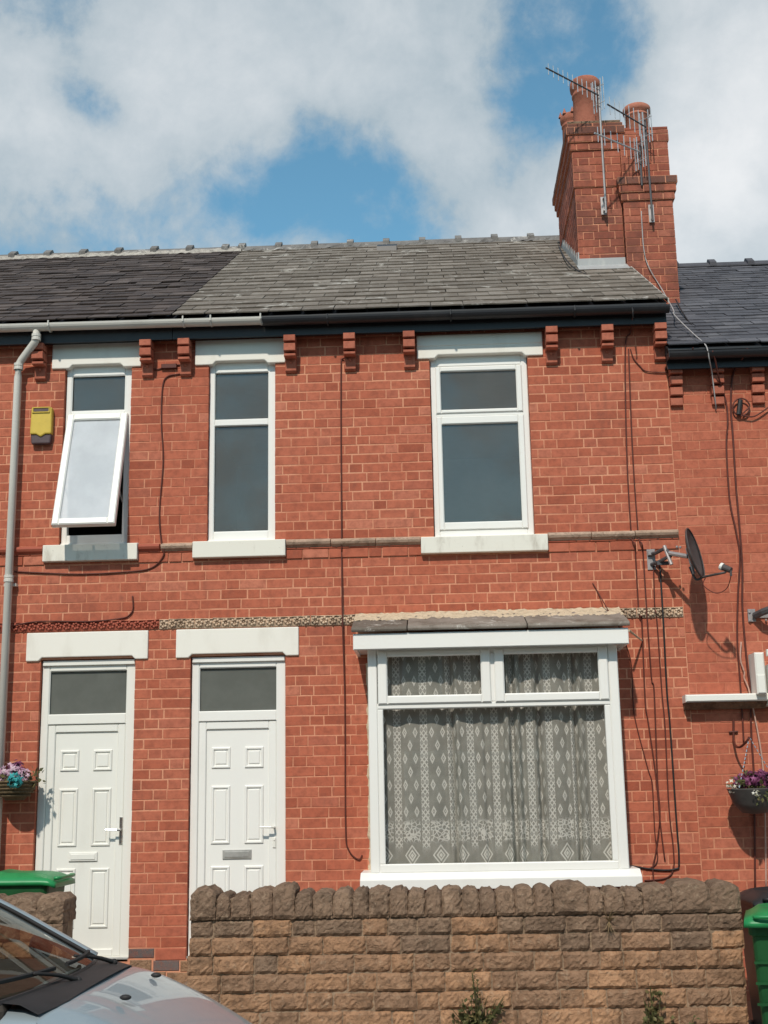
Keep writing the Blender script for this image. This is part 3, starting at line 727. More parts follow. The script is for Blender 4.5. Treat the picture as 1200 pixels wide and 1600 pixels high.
# ridge tiles with raised collars, bedded on mortar
def ridge(par, x0, x1, zr, step, mat, phase, bed, bmat='bedding'):
    r = random.Random(int(zr*100)); x = x0
    w = 0.13; prof = [(-w, -0.085), (-0.03, -0.006), (0.0, 0.006), (0.03, -0.006), (w, -0.085)]
    while x < x1-0.05:
        e = min(x+step, x1); mb = MB(); dz = zr+0.055+r.uniform(-0.006, 0.006)
        vs = []; 
        for xx in (x+0.004, e-0.004):
            vs += [(xx, RIDGE_Y+a, dz+b) for a, b in prof]+[(xx, RIDGE_Y+a, dz+b-0.016) for a, b in reversed(prof)]
        n = 10; fs = [(i, (i+1) % n, n+(i+1) % n, n+i) for i in range(n)]+[tuple(range(n-1, -1, -1)), tuple(range(n, 2*n))]
        mb.add(vs, fs); t = mb.build('ridge_tile', mat, par, recalc=True)
        mb = MB(); vs = []
        for xx in (e-0.04, e+0.04):
            vs += [(xx, RIDGE_Y+a*1.06, dz+b+0.040) for a, b in prof]+[(xx, RIDGE_Y+a*1.02, dz+b-0.01) for a, b in reversed(prof)]
        mb.add(vs, fs); mb.build('collar', mat, t, recalc=True); x = e
    if bed:
        mb = MB(); n = int((x1-x0)/0.05); vs = []
        for i in range(n+1):
            xx = x0+(x1-x0)*i/n
            vs += [(xx, RIDGE_Y-0.15+r.uniform(-0.02, 0.015)*bed, zr-0.075+r.uniform(-0.006, 0.01)), (xx, RIDGE_Y-0.125, zr-0.015+r.uniform(-0.012, 0.012)*bed), (xx, RIDGE_Y-0.09, zr-0.01)]
        mb.add(vs, [(3*i+k, 3*i+3+k, 3*i+4+k, 3*i+1+k) for i in range(n) for k in (0, 1)]); mb.build('ridge_mortar', bmat, par)
ridge(roofL, XL-1.2, -2.32, ZR, 0.452, 'ridge', 0, 0.6); ridge(roofM, -2.31, 2.0, ZR, 0.452, 'ridge', 0, 1.4, 'ridge'); ridge(roofR, 2.14, XE+0.6, ZRR, 0.46, 'slate_right', 0, 0)
# flush roof vent
p = at(605, 398, 3.6); part('roof_vent', 'black', roofM, lambda m: m.prismx([(3.42, ZE_M+SL*(3.42-YE)+0.02), (3.66, ZE_M+SL*(3.66-YE)+0.02), (3.66, ZE_M+SL*(3.66-YE)+0.075), (3.44, ZE_M+SL*(3.44-YE)+0.085)], p.x-0.12, p.x+0.12), recalc=True)
# eaves boards
def eaves(par, x0, x1, zE):
    part('eaves_board', 'black', par, lambda m: m.box(x0, x1, -0.135, -0.11, zE-0.185, zE-0.036)); part('eaves_fillet', 'black', par, lambda m: m.prismx([(YE+0.012, zE-0.034), (0.2, zE-0.034), (0.2, zE+SL*(0.2-YE)-0.022), (YE+0.012, zE-0.016)], x0+0.003, x1-0.003), recalc=True); part('soffit', 'black', par, lambda m: m.box(x0, x1, -0.134, 0.05, zE-0.150, zE-0.13))
eaves(hL, XL, -2.32, ZE_M); eaves(hM, -2.315, 2.12, ZE_M); eaves(hR, 2.10, XE, ZE_R)
# gutters (half round)
def gutter(par, x0, x1, z, mat, slope=0.0, r=0.058):
    mb = MB(); n = 10; y = -0.205
    secs = []
    for xx in (x0, x1):
        zz = z+slope*(xx-x0)
        o = [(y+r*math.cos(math.pi+math.pi*k/n), zz+r*math.sin(math.pi+math.pi*k/n)) for k in range(n+1)]
        i_ = [(y+(r-0.006)*math.cos(math.pi*2-math.pi*k/n), zz+(r-0.006)*math.sin(math.pi*2-math.pi*k/n)) for k in range(n+1)]
        secs.append([(xx, a, b) for a, b in o+i_])
    m_ = 2*(n+1); mb.add(secs[0]+secs[1], [(i, (i+1) % m_, m_+(i+1) % m_, m_+i) for i in range(m_)]+[tuple(range(m_)), tuple(range(2*m_-1, m_-1, -1))])
    g = mb.build('gutter', mat, par, recalc=True)
    return g
gL = gutter(hL, XL, -1.49, 5.858, 'pipe', -0.004, 0.056); gM = gutter(hM, -1.485, 2.135, 5.832, 'black', -0.001); gR = gutter(hR, 2.10, XE, 5.392, 'black')
part('end_stop', 'black', gR, lambda m: m.box(2.095, 2.10, -0.265, -0.145, 5.335, 5.394))
for x in (-3.42, -2.2, -1.95, -1.5): part('gutter_bracket', 'pipe', gL, lambda m: m.tube([(x, -0.265, 5.87), (x, -0.268, 5.82), (x, -0.235, 5.79), (x, -0.2, 5.785), (x, -0.14, 5.81)], 0.007, 5))
for x in (-0.9, 0.2, 1.3): part('gutter_bracket', 'black', gM, lambda m: m.tube([(x, -0.267, 5.845), (x, -0.27, 5.80), (x, -0.235, 5.765), (x, -0.2, 5.76), (x, -0.14, 5.79)], 0.007, 5))
for x in (-4.06, -3.52): part('union', 'pipe', gL, lambda m: m.lathe([(0.062, -0.05), (0.063, 0.05)], (0, 0, 0), 12, a0=0, a1=math.pi)) if False else None
# downpipe with swan neck
dp = MB(); px = at(23, 700, -0.09).x
top = at(57, 522, -0.2)
dp.tube([(top.x, -0.20, 5.80), (top.x, -0.20, 5.72), (top.x-0.02, -0.19, 5.685), (px+0.03, -0.095, 5.565), (px, -0.088, 5.52), (px, -0.088, 5.40), (px, -0.088, 0.15)], 0.035, 12)
dpo = dp.build('downpipe', 'pipe', hL, smooth=True)
for z in (5.735, 5.50, 3.55): part('collar', 'pipe', dpo, lambda m: m.lathe([(0.036, -0.03), (0.042, -0.03), (0.042, -0.006), (0.037, 0.0), (0.042, 0.006), (0.042, 0.03), (0.036, 0.03)], (px if z < 5.7 else top.x, -0.088 if z < 5.7 else -0.2, z), 14))
for z in (3.52,): part('pipe_clip', 'pipe', dpo, lambda m: m.box(px-0.055, px+0.055, -0.05, 0.0, z-0.03, z-0.005))

# ---- house shells (party walls, rear walls, floors) so that rooms are real and dim
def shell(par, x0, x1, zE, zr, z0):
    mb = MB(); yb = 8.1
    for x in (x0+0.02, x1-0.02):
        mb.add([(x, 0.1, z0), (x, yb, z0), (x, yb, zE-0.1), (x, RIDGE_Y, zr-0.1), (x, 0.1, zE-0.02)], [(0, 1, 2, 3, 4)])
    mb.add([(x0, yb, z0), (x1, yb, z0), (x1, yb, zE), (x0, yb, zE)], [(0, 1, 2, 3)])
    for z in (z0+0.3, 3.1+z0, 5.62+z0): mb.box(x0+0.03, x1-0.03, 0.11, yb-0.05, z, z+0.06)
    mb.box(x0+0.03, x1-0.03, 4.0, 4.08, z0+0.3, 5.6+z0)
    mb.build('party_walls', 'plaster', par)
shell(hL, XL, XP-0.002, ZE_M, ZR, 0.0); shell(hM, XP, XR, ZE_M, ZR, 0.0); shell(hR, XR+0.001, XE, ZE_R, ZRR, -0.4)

# ---- upper windows
def pane(par, x0, x1, z0, z1, y, mat='glass'):
    return part('pane', mat, par, lambda m: m.box(x0, x1, y, y+0.006, z0, z1))
def beads(m, x0, x1, z0, z1, y):
    m.ring(x0-0.014, x1+0.014, z0-0.014, z1+0.014, y, 0.016, 0.006)
YF = 0.045
# narrow fixed window
w = MB(); w.frame(-2.005, -1.400, 3.862, 5.530, YF, YF+0.06, (0.05, 0.068, 0.085, 0.104)); w.cbox(-1.955, -1.468, YF+0.001, YF+0.06, 4.924, 4.984, 0.006)
beads(w, -1.955, -1.468, 3.949, 4.924, YF+0.012); beads(w, -1.955, -1.468, 4.984, 5.427, YF+0.012)
win2 = w.build('window', 'upvc', hM)
pane(win2, -1.96, -1.46, 3.93, 4.93, YF+0.03); pane(win2, -1.96, -1.46, 4.97, 5.44, YF+0.03)
part('cill_trim', 'upvc', win2, lambda m: m.cbox(-2.0, -1.40, 0.02, 0.1, 3.846, 3.868, 0.004))
# two light window
w = MB(); w.frame(0.004, 0.878, 3.846, 5.525, YF, YF+0.06, (0.05, 0.055, 0.06, 0.105)); w.cbox(0.05, 0.83, YF+0.001, YF+0.06, 4.945, 4.99, 0.005)
win3 = w.build('window', 'upvc', hM)
part('sash', 'upvc', win3, lambda m: (m.frame(0.048, 0.826, 4.975, 5.415, YF-0.014, YF+0.03, (0.046, 0.05, 0.034, 0.046), 0.008), beads(m, 0.094, 0.776, 5.009, 5.369, YF+0.004)))
part('sash', 'upvc', win3, lambda m: (m.frame(0.048, 0.830, 3.905, 4.945, YF-0.014, YF+0.03, (0.046, 0.052, 0.07, 0.072), 0.008), beads(m, 0.094, 0.778, 3.975, 4.873, YF+0.004)))
pane(win3, 0.08, 0.79, 5.0, 5.38, YF+0.012); pane(win3, 0.08, 0.79, 3.96, 4.885, YF+0.012)
part('cill_trim', 'upvc', win3, lambda m: m.cbox(0.006, 0.876, 0.02, 0.1, 3.83, 3.852, 0.004))
# open top-hung window of the left house
w = MB(); w.frame(-3.322, -2.715, 3.865, 5.535, YF, YF+0.06, (0.05, 0.062, 0.085, 0.097)); w.cbox(-3.272, -2.777, YF+0.001, YF+0.06, 5.05, 5.10, 0.006)
beads(w, -3.268, -2.784, 5.108, 5.434, YF+0.012)
win1 = w.build('window', 'upvc', hL)
pane(win1, -3.275, -2.78, 5.09, 5.44, YF+0.03)
part('cill_trim', 'upvc', win1, lambda m: m.cbox(-3.318, -2.72, 0.018, 0.1, 3.85, 3.872, 0.004))
def rot_open(mb, hinge_y, hinge_z, ang):
    ca, sa = math.cos(ang), math.sin(ang)
    for i, v in enumerate(mb.v):
        dy, dz = v.y-hinge_y, v.z-hinge_z
        mb.v[i] = Vector((v.x, hinge_y+dy*ca+dz*sa, hinge_z-dy*sa+dz*ca))
    return mb
AO = R_(18.5); HY, HZ = 0.03, 5.065
sash = MB(); sash.frame(-3.295, -2.745, 3.905, 5.065, YF-0.03, YF+0.03, 0.062, 0.01); beads(sash, -3.233, -2.807, 3.967, 5.003, YF-0.016)
rot_open(sash, HY, HZ, AO).build('sash', 'upvc', win1)
g = MB(); g.box(-3.24, -2.80, YF-0.006, YF, 3.96, 5.01); rot_open(g, HY, HZ, AO).build('pane', 'glass_sash', win1)
hd = MB(); hd.box(-3.045, -3.025, YF+0.03, YF+0.055, 3.93, 3.99); rot_open(hd, HY, HZ, AO).build('handle', 'upvc', win1)
for sx in (-3.26, -2.785):
    part('stay', 'galv', win1, lambda m: m.tube([(sx, YF+0.02, 4.25), (sx, -0.18, 4.42)], 0.007, 5))

# ---- doors
def door(par, x0, x1, hand, warm, letter_mat):
    """white six panel door under a top light; x0..x1 is the opening"""
    Y = 0.045; dx = x0+2.133; mat = 'upvc_warm' if warm else 'upvc'
    fr = MB(); fr.frame(x0+0.002, x1-0.002, 0.345, 2.838, Y, Y+0.07, (0.068, 0.082, 0.03, 0.095), 0.007)
    fr.cbox(x0+0.066, x1-0.084, Y+0.001, Y+0.07, 2.285, 2.372, 0.006)
    beads(fr, x0+0.073, x1-0.084, 2.372, 2.742, Y+0.012)
    d = fr.build('door', mat, par)
    part('head_trim', mat, d, lambda m: m.cbox(x0+0.01, x1-0.01, 0.022, 0.09, 2.79, 2.835, 0.004))
    pane(d, x0+0.06, x1-0.07, 2.36, 2.755, Y+0.03, 'glass_frost')
    lx0, lx1 = x0+0.068, x1-0.084
    part('door_surround', mat, d, lambda m: m.frame(lx0, lx1, 0.375, 2.283, Y+0.012, Y+0.06, (0.066, 0.066, 0.06, 0.066), 0.007))
    px0, px1 = lx0+0.066, lx1-0.066
    leaf = part('door_leaf', mat, d, lambda m: m.box(px0-0.01, px1+0.01, Y+0.030, Y+0.06, 0.42, 2.225))
    w = px1-px0; a = px0+0.045; bwid = (w-0.045*2-0.12)/2
    for (z0, z1) in ((1.888, 2.068), (1.262, 1.745), (0.60, 1.085)):
        for k in (0, 1):
            q0 = a+k*(bwid+0.12)
            part('panel', mat, leaf, lambda m: (m.ring(q0, q0+bwid, z0, z1, Y+0.030, 0.026, 0.012), m.cbox(q0+0.034, q0+bwid-0.034, Y+0.022, Y+0.035, z0+0.034, z1-0.034, 0.007)))
    lc = (px0+px1)/2
    lb = part('letterbox', 'letter' if letter_mat else mat, d, lambda m: (m.cbox(lc-0.122, lc+0.122, Y+0.016, Y+0.035, 1.140, 1.216, 0.006)))
    part('flap', letter_mat or mat, lb, lambda m: m.cbox(lc-0.106, lc+0.106, Y+0.010, Y+0.02, 1.153, 1.203, 0.005))
    hx = lx1-0.018
    part('handle', hand, d, lambda m: m.tube([(hx, Y+0.01, 1.395), (hx, Y-0.045, 1.395), (hx-0.02, Y-0.055, 1.396), (hx-0.115, Y-0.055, 1.398)], 0.009, 8))
    if hand == 'chrome': part('handle_plate', hand, d, lambda m: m.cbox(hx-0.014, hx+0.014, Y+0.002, Y+0.014, 1.275, 1.50, 0.004))
    else: part('lock_cover', hand, d, lambda m: (m.cbox(hx-0.013, hx+0.013, Y+0.003, Y+0.014, 1.225, 1.31, 0.005), m.ball((hx, Y+0.004, 1.29), 0.008, 8, 4)))
    part('threshold', 'letter', d, lambda m: m.cbox(x0, x1, 0.0, 0.12, 0.335, 0.372, 0.006))
    return d
door(hM, D2[0], D2[1], 'upvc_warm', False, 'letter'); door(hL, D1[0], D1[1], 'chrome', True, None)
part('doorstep', 'coping', hM, lambda m: m.cbox(-2.10, -1.30, -0.30, 0.05, -0.02, 0.20, 0.012)); part('doorstep', 'coping', hL, lambda m: m.cbox(-3.45, -2.62, -0.30, 0.05, -0.02, 0.20, 0.012))

# ---- bay window
YB = -0.42
w = MB(); w.frame(-0.578, 1.474, 1.03, 2.822, YB, YB+0.07, (0.075, 0.078, 0.07, 0.05), 0.008)
w.cbox(-0.503, 1.396, YB+0.001, YB+0.07, 2.326, 2.372, 0.007); w.cbox(0.428, 0.468, YB+0.001, YB+0.07, 2.372, 2.772, 0.006)
w.cbox(-0.503, -0.458, YB+0.004, YB+0.06, 1.10, 2.326, 0.006); w.cbox(1.348, 1.396, YB+0.004, YB+0.06, 1.10, 2.326, 0.006)
bay = w.build('bay_window', 'upvc', hM)
for (a, b) in ((-0.496, 0.432), (0.464, 1.392)):
    part('sash', 'upvc', bay, lambda m: (m.frame(a, b, 2.365, 2.800, YB-0.018, YB+0.03, (0.078, 0.078, 0.068, 0.045), 0.010), beads(m, a+0.078, b-0.078, 2.433, 2.755, YB)))
    pane(bay, a+0.07, b-0.07, 2.425, 2.765, YB+0.014, 'glass_clear')
pane(bay, -0.47, 1.36, 1.09, 2.34, YB+0.03, 'glass_clear')
part('cill', 'upvc', bay, lambda m: m.prismx([(-0.505, 0.905), (0.0, 0.905), (0.0, 1.036), (YB+0.01, 1.036), (-0.47, 1.005), (-0.505, 0.985)], -0.66, 1.558), recalc=True, bevel=0.005)
for (a, b) in ((-0.577, -0.54), (1.436, 1.473)): part('side_panel', 'upvc', bay, lambda m: m.box(a, b, YB+0.071, 0.0, 1.036, 2.82))
part('fascia', 'upvc', bay, lambda m: m.cbox(-0.688, 1.557, -0.550, -0.525, 2.805, 2.935, 0.006)); part('fascia_end', 'upvc', bay, lambda m: (m.box(-0.686, -0.66, -0.524, 0.0, 2.807, 2.933), m.box(1.53, 1.555, -0.524, 0.0, 2.807, 2.933)))
part('bay_soffit', 'upvc', bay, lambda m: m.box(-0.66, 1.53, -0.524, 0.0, 2.825, 2.84))
part('bay_base', 'brick', bay, lambda m: m.box(-0.56, 1.45, YB+0.03, -0.002, -0.3, 0.90))
for (a, b) in ((-0.70, -0.245), (-0.238, 0.735), (0.742, 1.568)):
    j = rs.uniform(0, 0.006)
    part('roof_slab', 'slate_mid', bay, lambda m: m.prismx([(-0.578, 2.945+j), (-0.03, 3.120+j), (-0.03, 3.155+j), (-0.575, 2.985+j), (-0.585, 2.965+j)], a, b), recalc=True, bevel=0.006)
# lumpy cream mortar fillet where bay roof meets the wall
fl = MB(); n = 90; vs = []
for i in range(n+1):
    x = -0.70+2.27*i/n; q = lambda a: rs.uniform(-a, a)
    vs += [(x, -0.27+q(0.025), 3.078+q(0.006)), (x, -0.20+q(0.015), 3.110+q(0.007)), (x, -0.12+q(0.015), 3.132+q(0.007)), (x, -0.05+q(0.01), 3.160+q(0.008)), (x, -0.004, 3.182+q(0.008))]
fl.add(vs, [(5*i+k, 5*i+5+k, 5*i+6+k, 5*i+1+k) for i in range(n) for k in range(4)])
fl.build('mortar_fillet', 'fillet', bay, smooth=True)
part('broken_batten', 'fillet', bay, lambda m: m.tube([at(983, 985, -0.3), at(1003, 1001, -0.02)], [0.011, 0.007], 5))
# patchy mortar beside the bay frame
pm = MB(); vs = []; n = 40
for i in range(n+1):
    z = 0.95+1.8*i/n; vs += [(-0.578, -0.03, z), (-0.60-abs(rs.gauss(0, 0.008)), -0.004, z), (-0.625-abs(rs.gauss(0, 0.006)), 0.004, z)]
pm.add(vs, [(3*i+k, 3*i+1+k, 3*i+4+k, 3*i+3+k) for i in range(n) for k in (0, 1)]); pm.build('mortar_patch', 'fillet', bay)

# ---- net curtain in the bay (hangs inside, its own thing)
cu = MB(); nu, nv = 420, 30; vs = []; uv = []; x = -0.55; arc = 0.0; prev = None
def fold(x):
    s = 0.010*math.sin(x*31)+0.008*math.sin(x*17+1.3)
    for c, wd, a in ((0.10, 0.05, 0.035), (0.60, 0.08, 0.045), (0.82, 0.05, 0.035), (1.12, 0.06, 0.04), (0.37, 0.04, 0.015)): s += a*math.exp(-((x-c)/wd)**2)*math.cos((x-c)*70)
    return s
ucol = []
for i in range(nu+1):
    xx = -0.55+2.0*i/nu; y = fold(xx)
    if prev: arc += math.hypot(xx-prev[0], y-prev[1])
    ucol.append((xx, y, arc)); prev = (xx, y)
for k in range(nv+1):
    z = 1.05+1.74*k/nv; tq = 1-k/nv
    for (xx, y, a) in ucol:
        sw = 0.03*tq*math.sin(xx*3.0+1)*math.exp(-((xx-0.15)/0.2)**2)
        vs.append((xx+sw, YB+0.125+y*(0.75+0.35*tq), z)); uv.append((a, z-1.05))
fs = [(k*(nu+1)+i, k*(nu+1)+i+1, (k+1)*(nu+1)+i+1, (k+1)*(nu+1)+i) for k in range(nv) for i in range(nu)]
me = bpy.data.meshes.new('net_curtain'); me.from_pydata([Vector(v)-Vector((0.45, YB+0.125, 1.05)) for v in vs], [], fs); me.shade_smooth()
ul = me.uv_layers.new(name='UVMap')
for lp in me.loops: ul.data[lp.index].uv = uv[lp.vertex_index]
me.materials.append(M['lace']); tag(link('net_curtain', me, None, (0.45, YB+0.125, 1.05)), 'white lace net curtain with diamond motifs behind the bay window glass', 'curtain')

# ---- chimney (part of middle house, its bricks are sub-parts)
CY0, CY1 = 1.68, 3.25; CX0, CXM, CX1 = 1.605, 2.100, 2.615
def e_left(z):
    if z > 8.595: return 0.055
    if z > 8.50: return 0.072
    if z > 8.415: return 0.052
    if z > 8.33: return 0.034
    if z > 7.905: return 0.014
    return 0.0
def e_right(z):
    if z > 8.45: return 0.004
    if z > 8.01: return -0.006
    if z > 7.925: return 0.055
    if z > 7.84: return 0.040
    if z > 7.755: return 0.022
    return 0.0
def stack(x0, x1, y0, y1, z0, z1, ef, seed, faces, parent_house, name='chimney'):
    c = MB(); k = int((z1-z0)/0.085)+1
    for i in range(k):
        za, zb = z0+i*0.085, min(z0+(i+1)*0.085, z1); e = ef((za+zb)/2)-0.002; c.box(x0-e, x1+e, y0-e, y1+e, za, zb)
    co = c.build(name, 'mortar', parent_house)
    for fi, kp in faces:
        ln = (x1-x0) if fi in 'fb' else (y1-y0)
        base = lay(0, ln, z0, z1, [], seed=seed+ord(fi), joint=0.009, irregular=0.02, stretch=0.228, head=0.112)
        grp = {}
        for b in base:
            e = ef((b[2]+b[3])/2); s = (ln+2*e)/ln
            a0 = (b[0]-ln/2)*s+ln/2; b0 = (b[1]-ln/2)*s+ln/2
            grp.setdefault(round(e, 4), []).append((a0, b0, b[2], b[3], b[4]))
        for e, lst in grp.items():
            fr = {'f': lambda u, z, o: Vector((x0+u, y0-e-o, z)), 'l': lambda u, z, o: Vector((x0-e-o, y1-u, z)),
                  'r': lambda u, z, o: Vector((x1+e+o, y0+u, z)), 'b': lambda u, z, o: Vector((x1-u, y1+e+o, z))}[fi]
            bricks_to_scene(lst, co, 'brick_soot' if e > 0.0545 else 'brick_stack', fr, depth=0.04, proud=0.003, keep=kp)
    return co
ch = stack(CX0, CXM-0.012, CY0, CY1, 6.75, 8.665, e_left, 31, (('f', 300), ('l', 300), ('b', 0)), hM)
ch2 = stack(CXM, CX1, CY0-0.05, CY1, 6.30, 8.56, e_right, 57, (('f', 300), ('l', 300), ('r', 0), ('b', 0)), hR)
part('top_slab', 'coping', ch, lambda m: m.cbox(CX0-0.05, CXM+0.02, CY0-0.05, CY1+0.05, 8.66, 8.70, 0.01)); part('top_slab', 'brick_stack', ch2, lambda m: m.cbox(CXM+0.012, CX1+0.004, CY0-0.05, CY1, 8.56, 8.60, 0.01))
def flaunch(par, x0, x1, y0, y1, z):
    mb = MB(); mb.add([(x0, y0, z), (x1, y0, z), (x1, y1, z), (x0, y1, z), (x0+0.12, y0+0.12, z+0.07), (x1-0.12, y0+0.12, z+0.07), (x1-0.12, y1-0.12, z+0.07), (x0+0.12, y1-0.12, z+0.07)], [(0, 1, 5, 4), (1, 2, 6, 5), (2, 3, 7, 6), (3, 0, 4, 7), (4, 5, 6, 7)]); mb.build('flaunching', 'coping', par)
flaunch(ch, CX0-0.01, CXM-0.02, CY0, CY1, 8.70); flaunch(ch2, CXM+0.05, CX1-0.03, CY0, CY1, 8.60)
def pot(par, x, y, z, h, r, crown=False):
    mb = MB(); mb.lathe([(r*1.04, 0), (r*1.0, 0.03), (r*0.95, h*0.70), (r*1.02, h*0.715), (r*1.02, h*0.74), (r*0.96, h*0.75), (r*0.96, h*0.80), (r*1.10, h*0.83), (r*1.14, h*0.90), (r*1.12, h*0.97), (r*1.02, h), (r*0.82, h), (r*0.78, h*0.5)], (x, y, z), 24)
    o = mb.build('chimney_pot', 'terracotta', par, smooth=True)
    if crown:
        for k in range(8):
            t = 2*math.pi*k/8; cx, cy = x+r*1.05*math.cos(t), y+r*1.05*math.sin(t)
            part('crown_point', 'terracotta', o, lambda m: m.lathe([(0.028, 0), (0.002, 0.075)], (cx, cy, z+h*0.97), 6))
    return o
pp = at(918, 195, 1.95); pot(ch, pp.x, 1.98, 8.70, 0.665, 0.150)
pot(ch, at(893, 190, 2.42).x, 2.42, 8.70, 0.50, 0.115, True)
pp = at(997, 200, 1.95); pot(ch2, pp.x, 1.98, 8.60, 0.42, 0.135)
# lead flashing
def zroofM(y): return ZE_M+SL*(y-YE)
part('flashing', 'lead', ch, lambda m: m.cbox(CX0-0.02, CXM-0.012, CY0-0.022, CY0-0.004, zroofM(CY0)+0.0, zroofM(CY0)+0.11, 0.004))
part('flashing', 'lead', ch, lambda m: m.prismx([(CY0-0.20, zroofM(CY0-0.20)+0.028), (CY0-0.01, zroofM(CY0)+0.035), (CY0-0.01, zroofM(CY0)+0.04), (CY0-0.20, zroofM(CY0-0.20)+0.033)], CX0-0.03, CXM), recalc=True)
st = MB(); ns = 11
for i in range(ns):
    y = CY0-0.02+i*(CY1-CY0)/ns; y2 = y+(CY1-CY0)/ns
    st.box(CX0-0.012, CX0-0.006, y, y2, zroofM(y)-0.02, zroofM(y2)+0.085)
st.box(CX0-0.014, CX0+0.001, CY0-0.024, CY0-0.018, zroofM(CY0)-0.04, zroofM(CY0)+0.18)
st.build('stepped_flashing', 'lead', ch)
# rendered verge strip beside the stack
part('verge', 'bedding', roofM, lambda m: m.prismx([(YE, ZE_M-0.02), (RIDGE_Y, ZR-0.02), (RIDGE_Y, ZR+0.02), (YE, ZE_M+0.018)], 2.13, 2.142), recalc=True)

# ---- right house: canopy, window frame
cano = part('canopy', 'upvc_warm', hR, lambda m: m.cbox(2.055, XE, -0.16, 0.0, 2.350, 2.412, 0.010))
part('canopy_soffit', 'coping', cano, lambda m: m.prismx([(-0.13, 2.348), (0.0, 2.348), (0.0, 2.295), (-0.03, 2.295)], 2.06, 2.74), recalc=True)
fx = at(1181, 1030, -0.1)
boxo = part('corner_post', 'upvc_warm', hR, lambda m: (m.cbox(2.635, 2.715, -0.22, 0.0, 2.405, 2.745, 0.012), m.cbox(2.637, 2.713, -0.225, 0.0, 2.40, 2.565, 0.012)))
part('side_frame', 'upvc_warm', hR, lambda m: (m.cbox(2.72, 5.0, -0.30, -0.26, 2.705, 2.76, 0.006), m.cbox(2.735, 2.80, -0.27, 0.0, 2.31, 2.64, 0.008), m.cbox(2.80, 5.0, -0.27, -0.2, 2.31, 2.6, 0.008)))
wr = part('window', 'upvc', hR, lambda m: m.frame(3.02, 4.4, 0.75, 2.35, 0.04, 0.1, 0.06)); pane(wr, 3.07, 4.35, 0.8, 2.3, 0.07)

# ================================================================== GARDEN WALLS (stone by stone)
def stone_mesh(mb, x0, x1, y0, y1, z0, z1, r, rough=0.012, nx=3, nz=3, top_round=0.0):
    """rock faced block: front grid pushed out unevenly"""
    cols, rows = nx+1, nz+1; base = len(mb.v); vs = []; cu, cv, lump = r.uniform(0.4, 1.6), r.uniform(0.3, 1.2), r.uniform(-0.004, 0.016)
    for j in range(rows):
        for i in range(cols):
            u, v = i/nx, j/nz; edge = min(u, 1-u)*nx < 0.5 or min(v, 1-v)*nz < 0.5
            x = x0+(x1-x0)*u; z = z0+(z1-z0)*v; y = y0+(0.0 if edge else -0.008-abs(r.gauss(0, rough))-lump*(1-abs(2*u-cu))*(1-abs(2*v-cv)))
            if edge: x += r.uniform(-0.004, 0.004); z += r.uniform(-0.004, 0.004); y += r.uniform(0, 0.008)
            else: x += r.uniform(-0.004, 0.004); z += r.uniform(-0.003, 0.003)
            if top_round:
                cx = abs(2*u-1); z -= top_round*(v**3)*cx**4; y += 0.02*v*v*v
                if v > 0.99: y += 0.025; z += r.uniform(-0.008, 0.004)
            vs.append((x, y, z))
    fs = [(j*cols+i, j*cols+i+1, (j+1)*cols+i+1, (j+1)*cols+i) for j in range(nz) for i in range(nx)]
    n = len(vs)
    border = [i for i in range(cols)]+[j*cols+nx for j in range(1, rows)]+[nz*cols+i for i in range(nx-1, -1, -1)]+[j*cols for j in range(nz-1, 0, -1)]
    for b in border: x, y, z = vs[b]; vs.append((x, y1, z))
    m_ = len(border); fs += [(border[k], n+k, n+(k+1) % m_, border[(k+1) % m_]) for k in range(m_)]; fs.append(tuple(n+k for k in range(m_-1, -1, -1)))
    mb.add(vs, fs)
def garden_wall(name, x0, x1, ztop, label, seed, copings=None, bins=None):
    r = random.Random(seed); y0, y1 = -1.62, -1.32
    t = thing(name, ((x0+x1)/2, -1.45, 0), label, 'wall', 'stone garden walls')
    z = ztop-0.005; zs = []
    while z > -0.35: h = r.uniform(0.108, 0.128); zs.append((z-h, z)); z -= h
    core = MB(); core.box(x0+0.015, x1-0.015, y0+0.006, y1, -0.4, ztop+0.135); core.build('core', 'wallmortar', t)
    for ri, (za, zb) in enumerate(zs):
        x = x0+r.uniform(-0.015, 0.01)
        while x < x1-0.05:
            w = r.choice((0.17, 0.21, 0.25, 0.29, 0.34))+r.uniform(-0.02, 0.02)
            if x+w > x1-0.1: w = x1-x+r.uniform(-0.01, 0.015)
            mb = MB(); stone_mesh(mb, x+0.004, x+w-0.004, y0+r.uniform(-0.012, 0.004), y0+0.12, za+0.003, zb-0.003, r, 0.0048, max(6, int(w/0.021)), 6)
            # lower courses are the fresher, more orange stone
            mb.build('stone', 'coping' if (ri == 0 and r.random() < 0.85) or (ri == 1 and r.random() < 0.4) or (ri == 2 and r.random() < 0.15) else 'stone', t)
            x += w
    x = x0+0.005; k = 0
    while x < x1-0.04:
        w, h = copings[k] if copings and k < len(copings) else (r.uniform(0.11, 0.17), r.uniform(0.155, 0.185)); k += 1
        if x+w > x1-0.06: w = x1-x
        mb = MB(); stone_mesh(mb, x+0.002, x+w-0.002, y0-0.018+r.uniform(-0.008, 0.008), y1+0.02, ztop-0.004, ztop+h, r, 0.005, 8, 9, 0.035+r.uniform(-0.015, 0.02))
        mb.build('coping_stone', 'coping', t); x += w
    return t
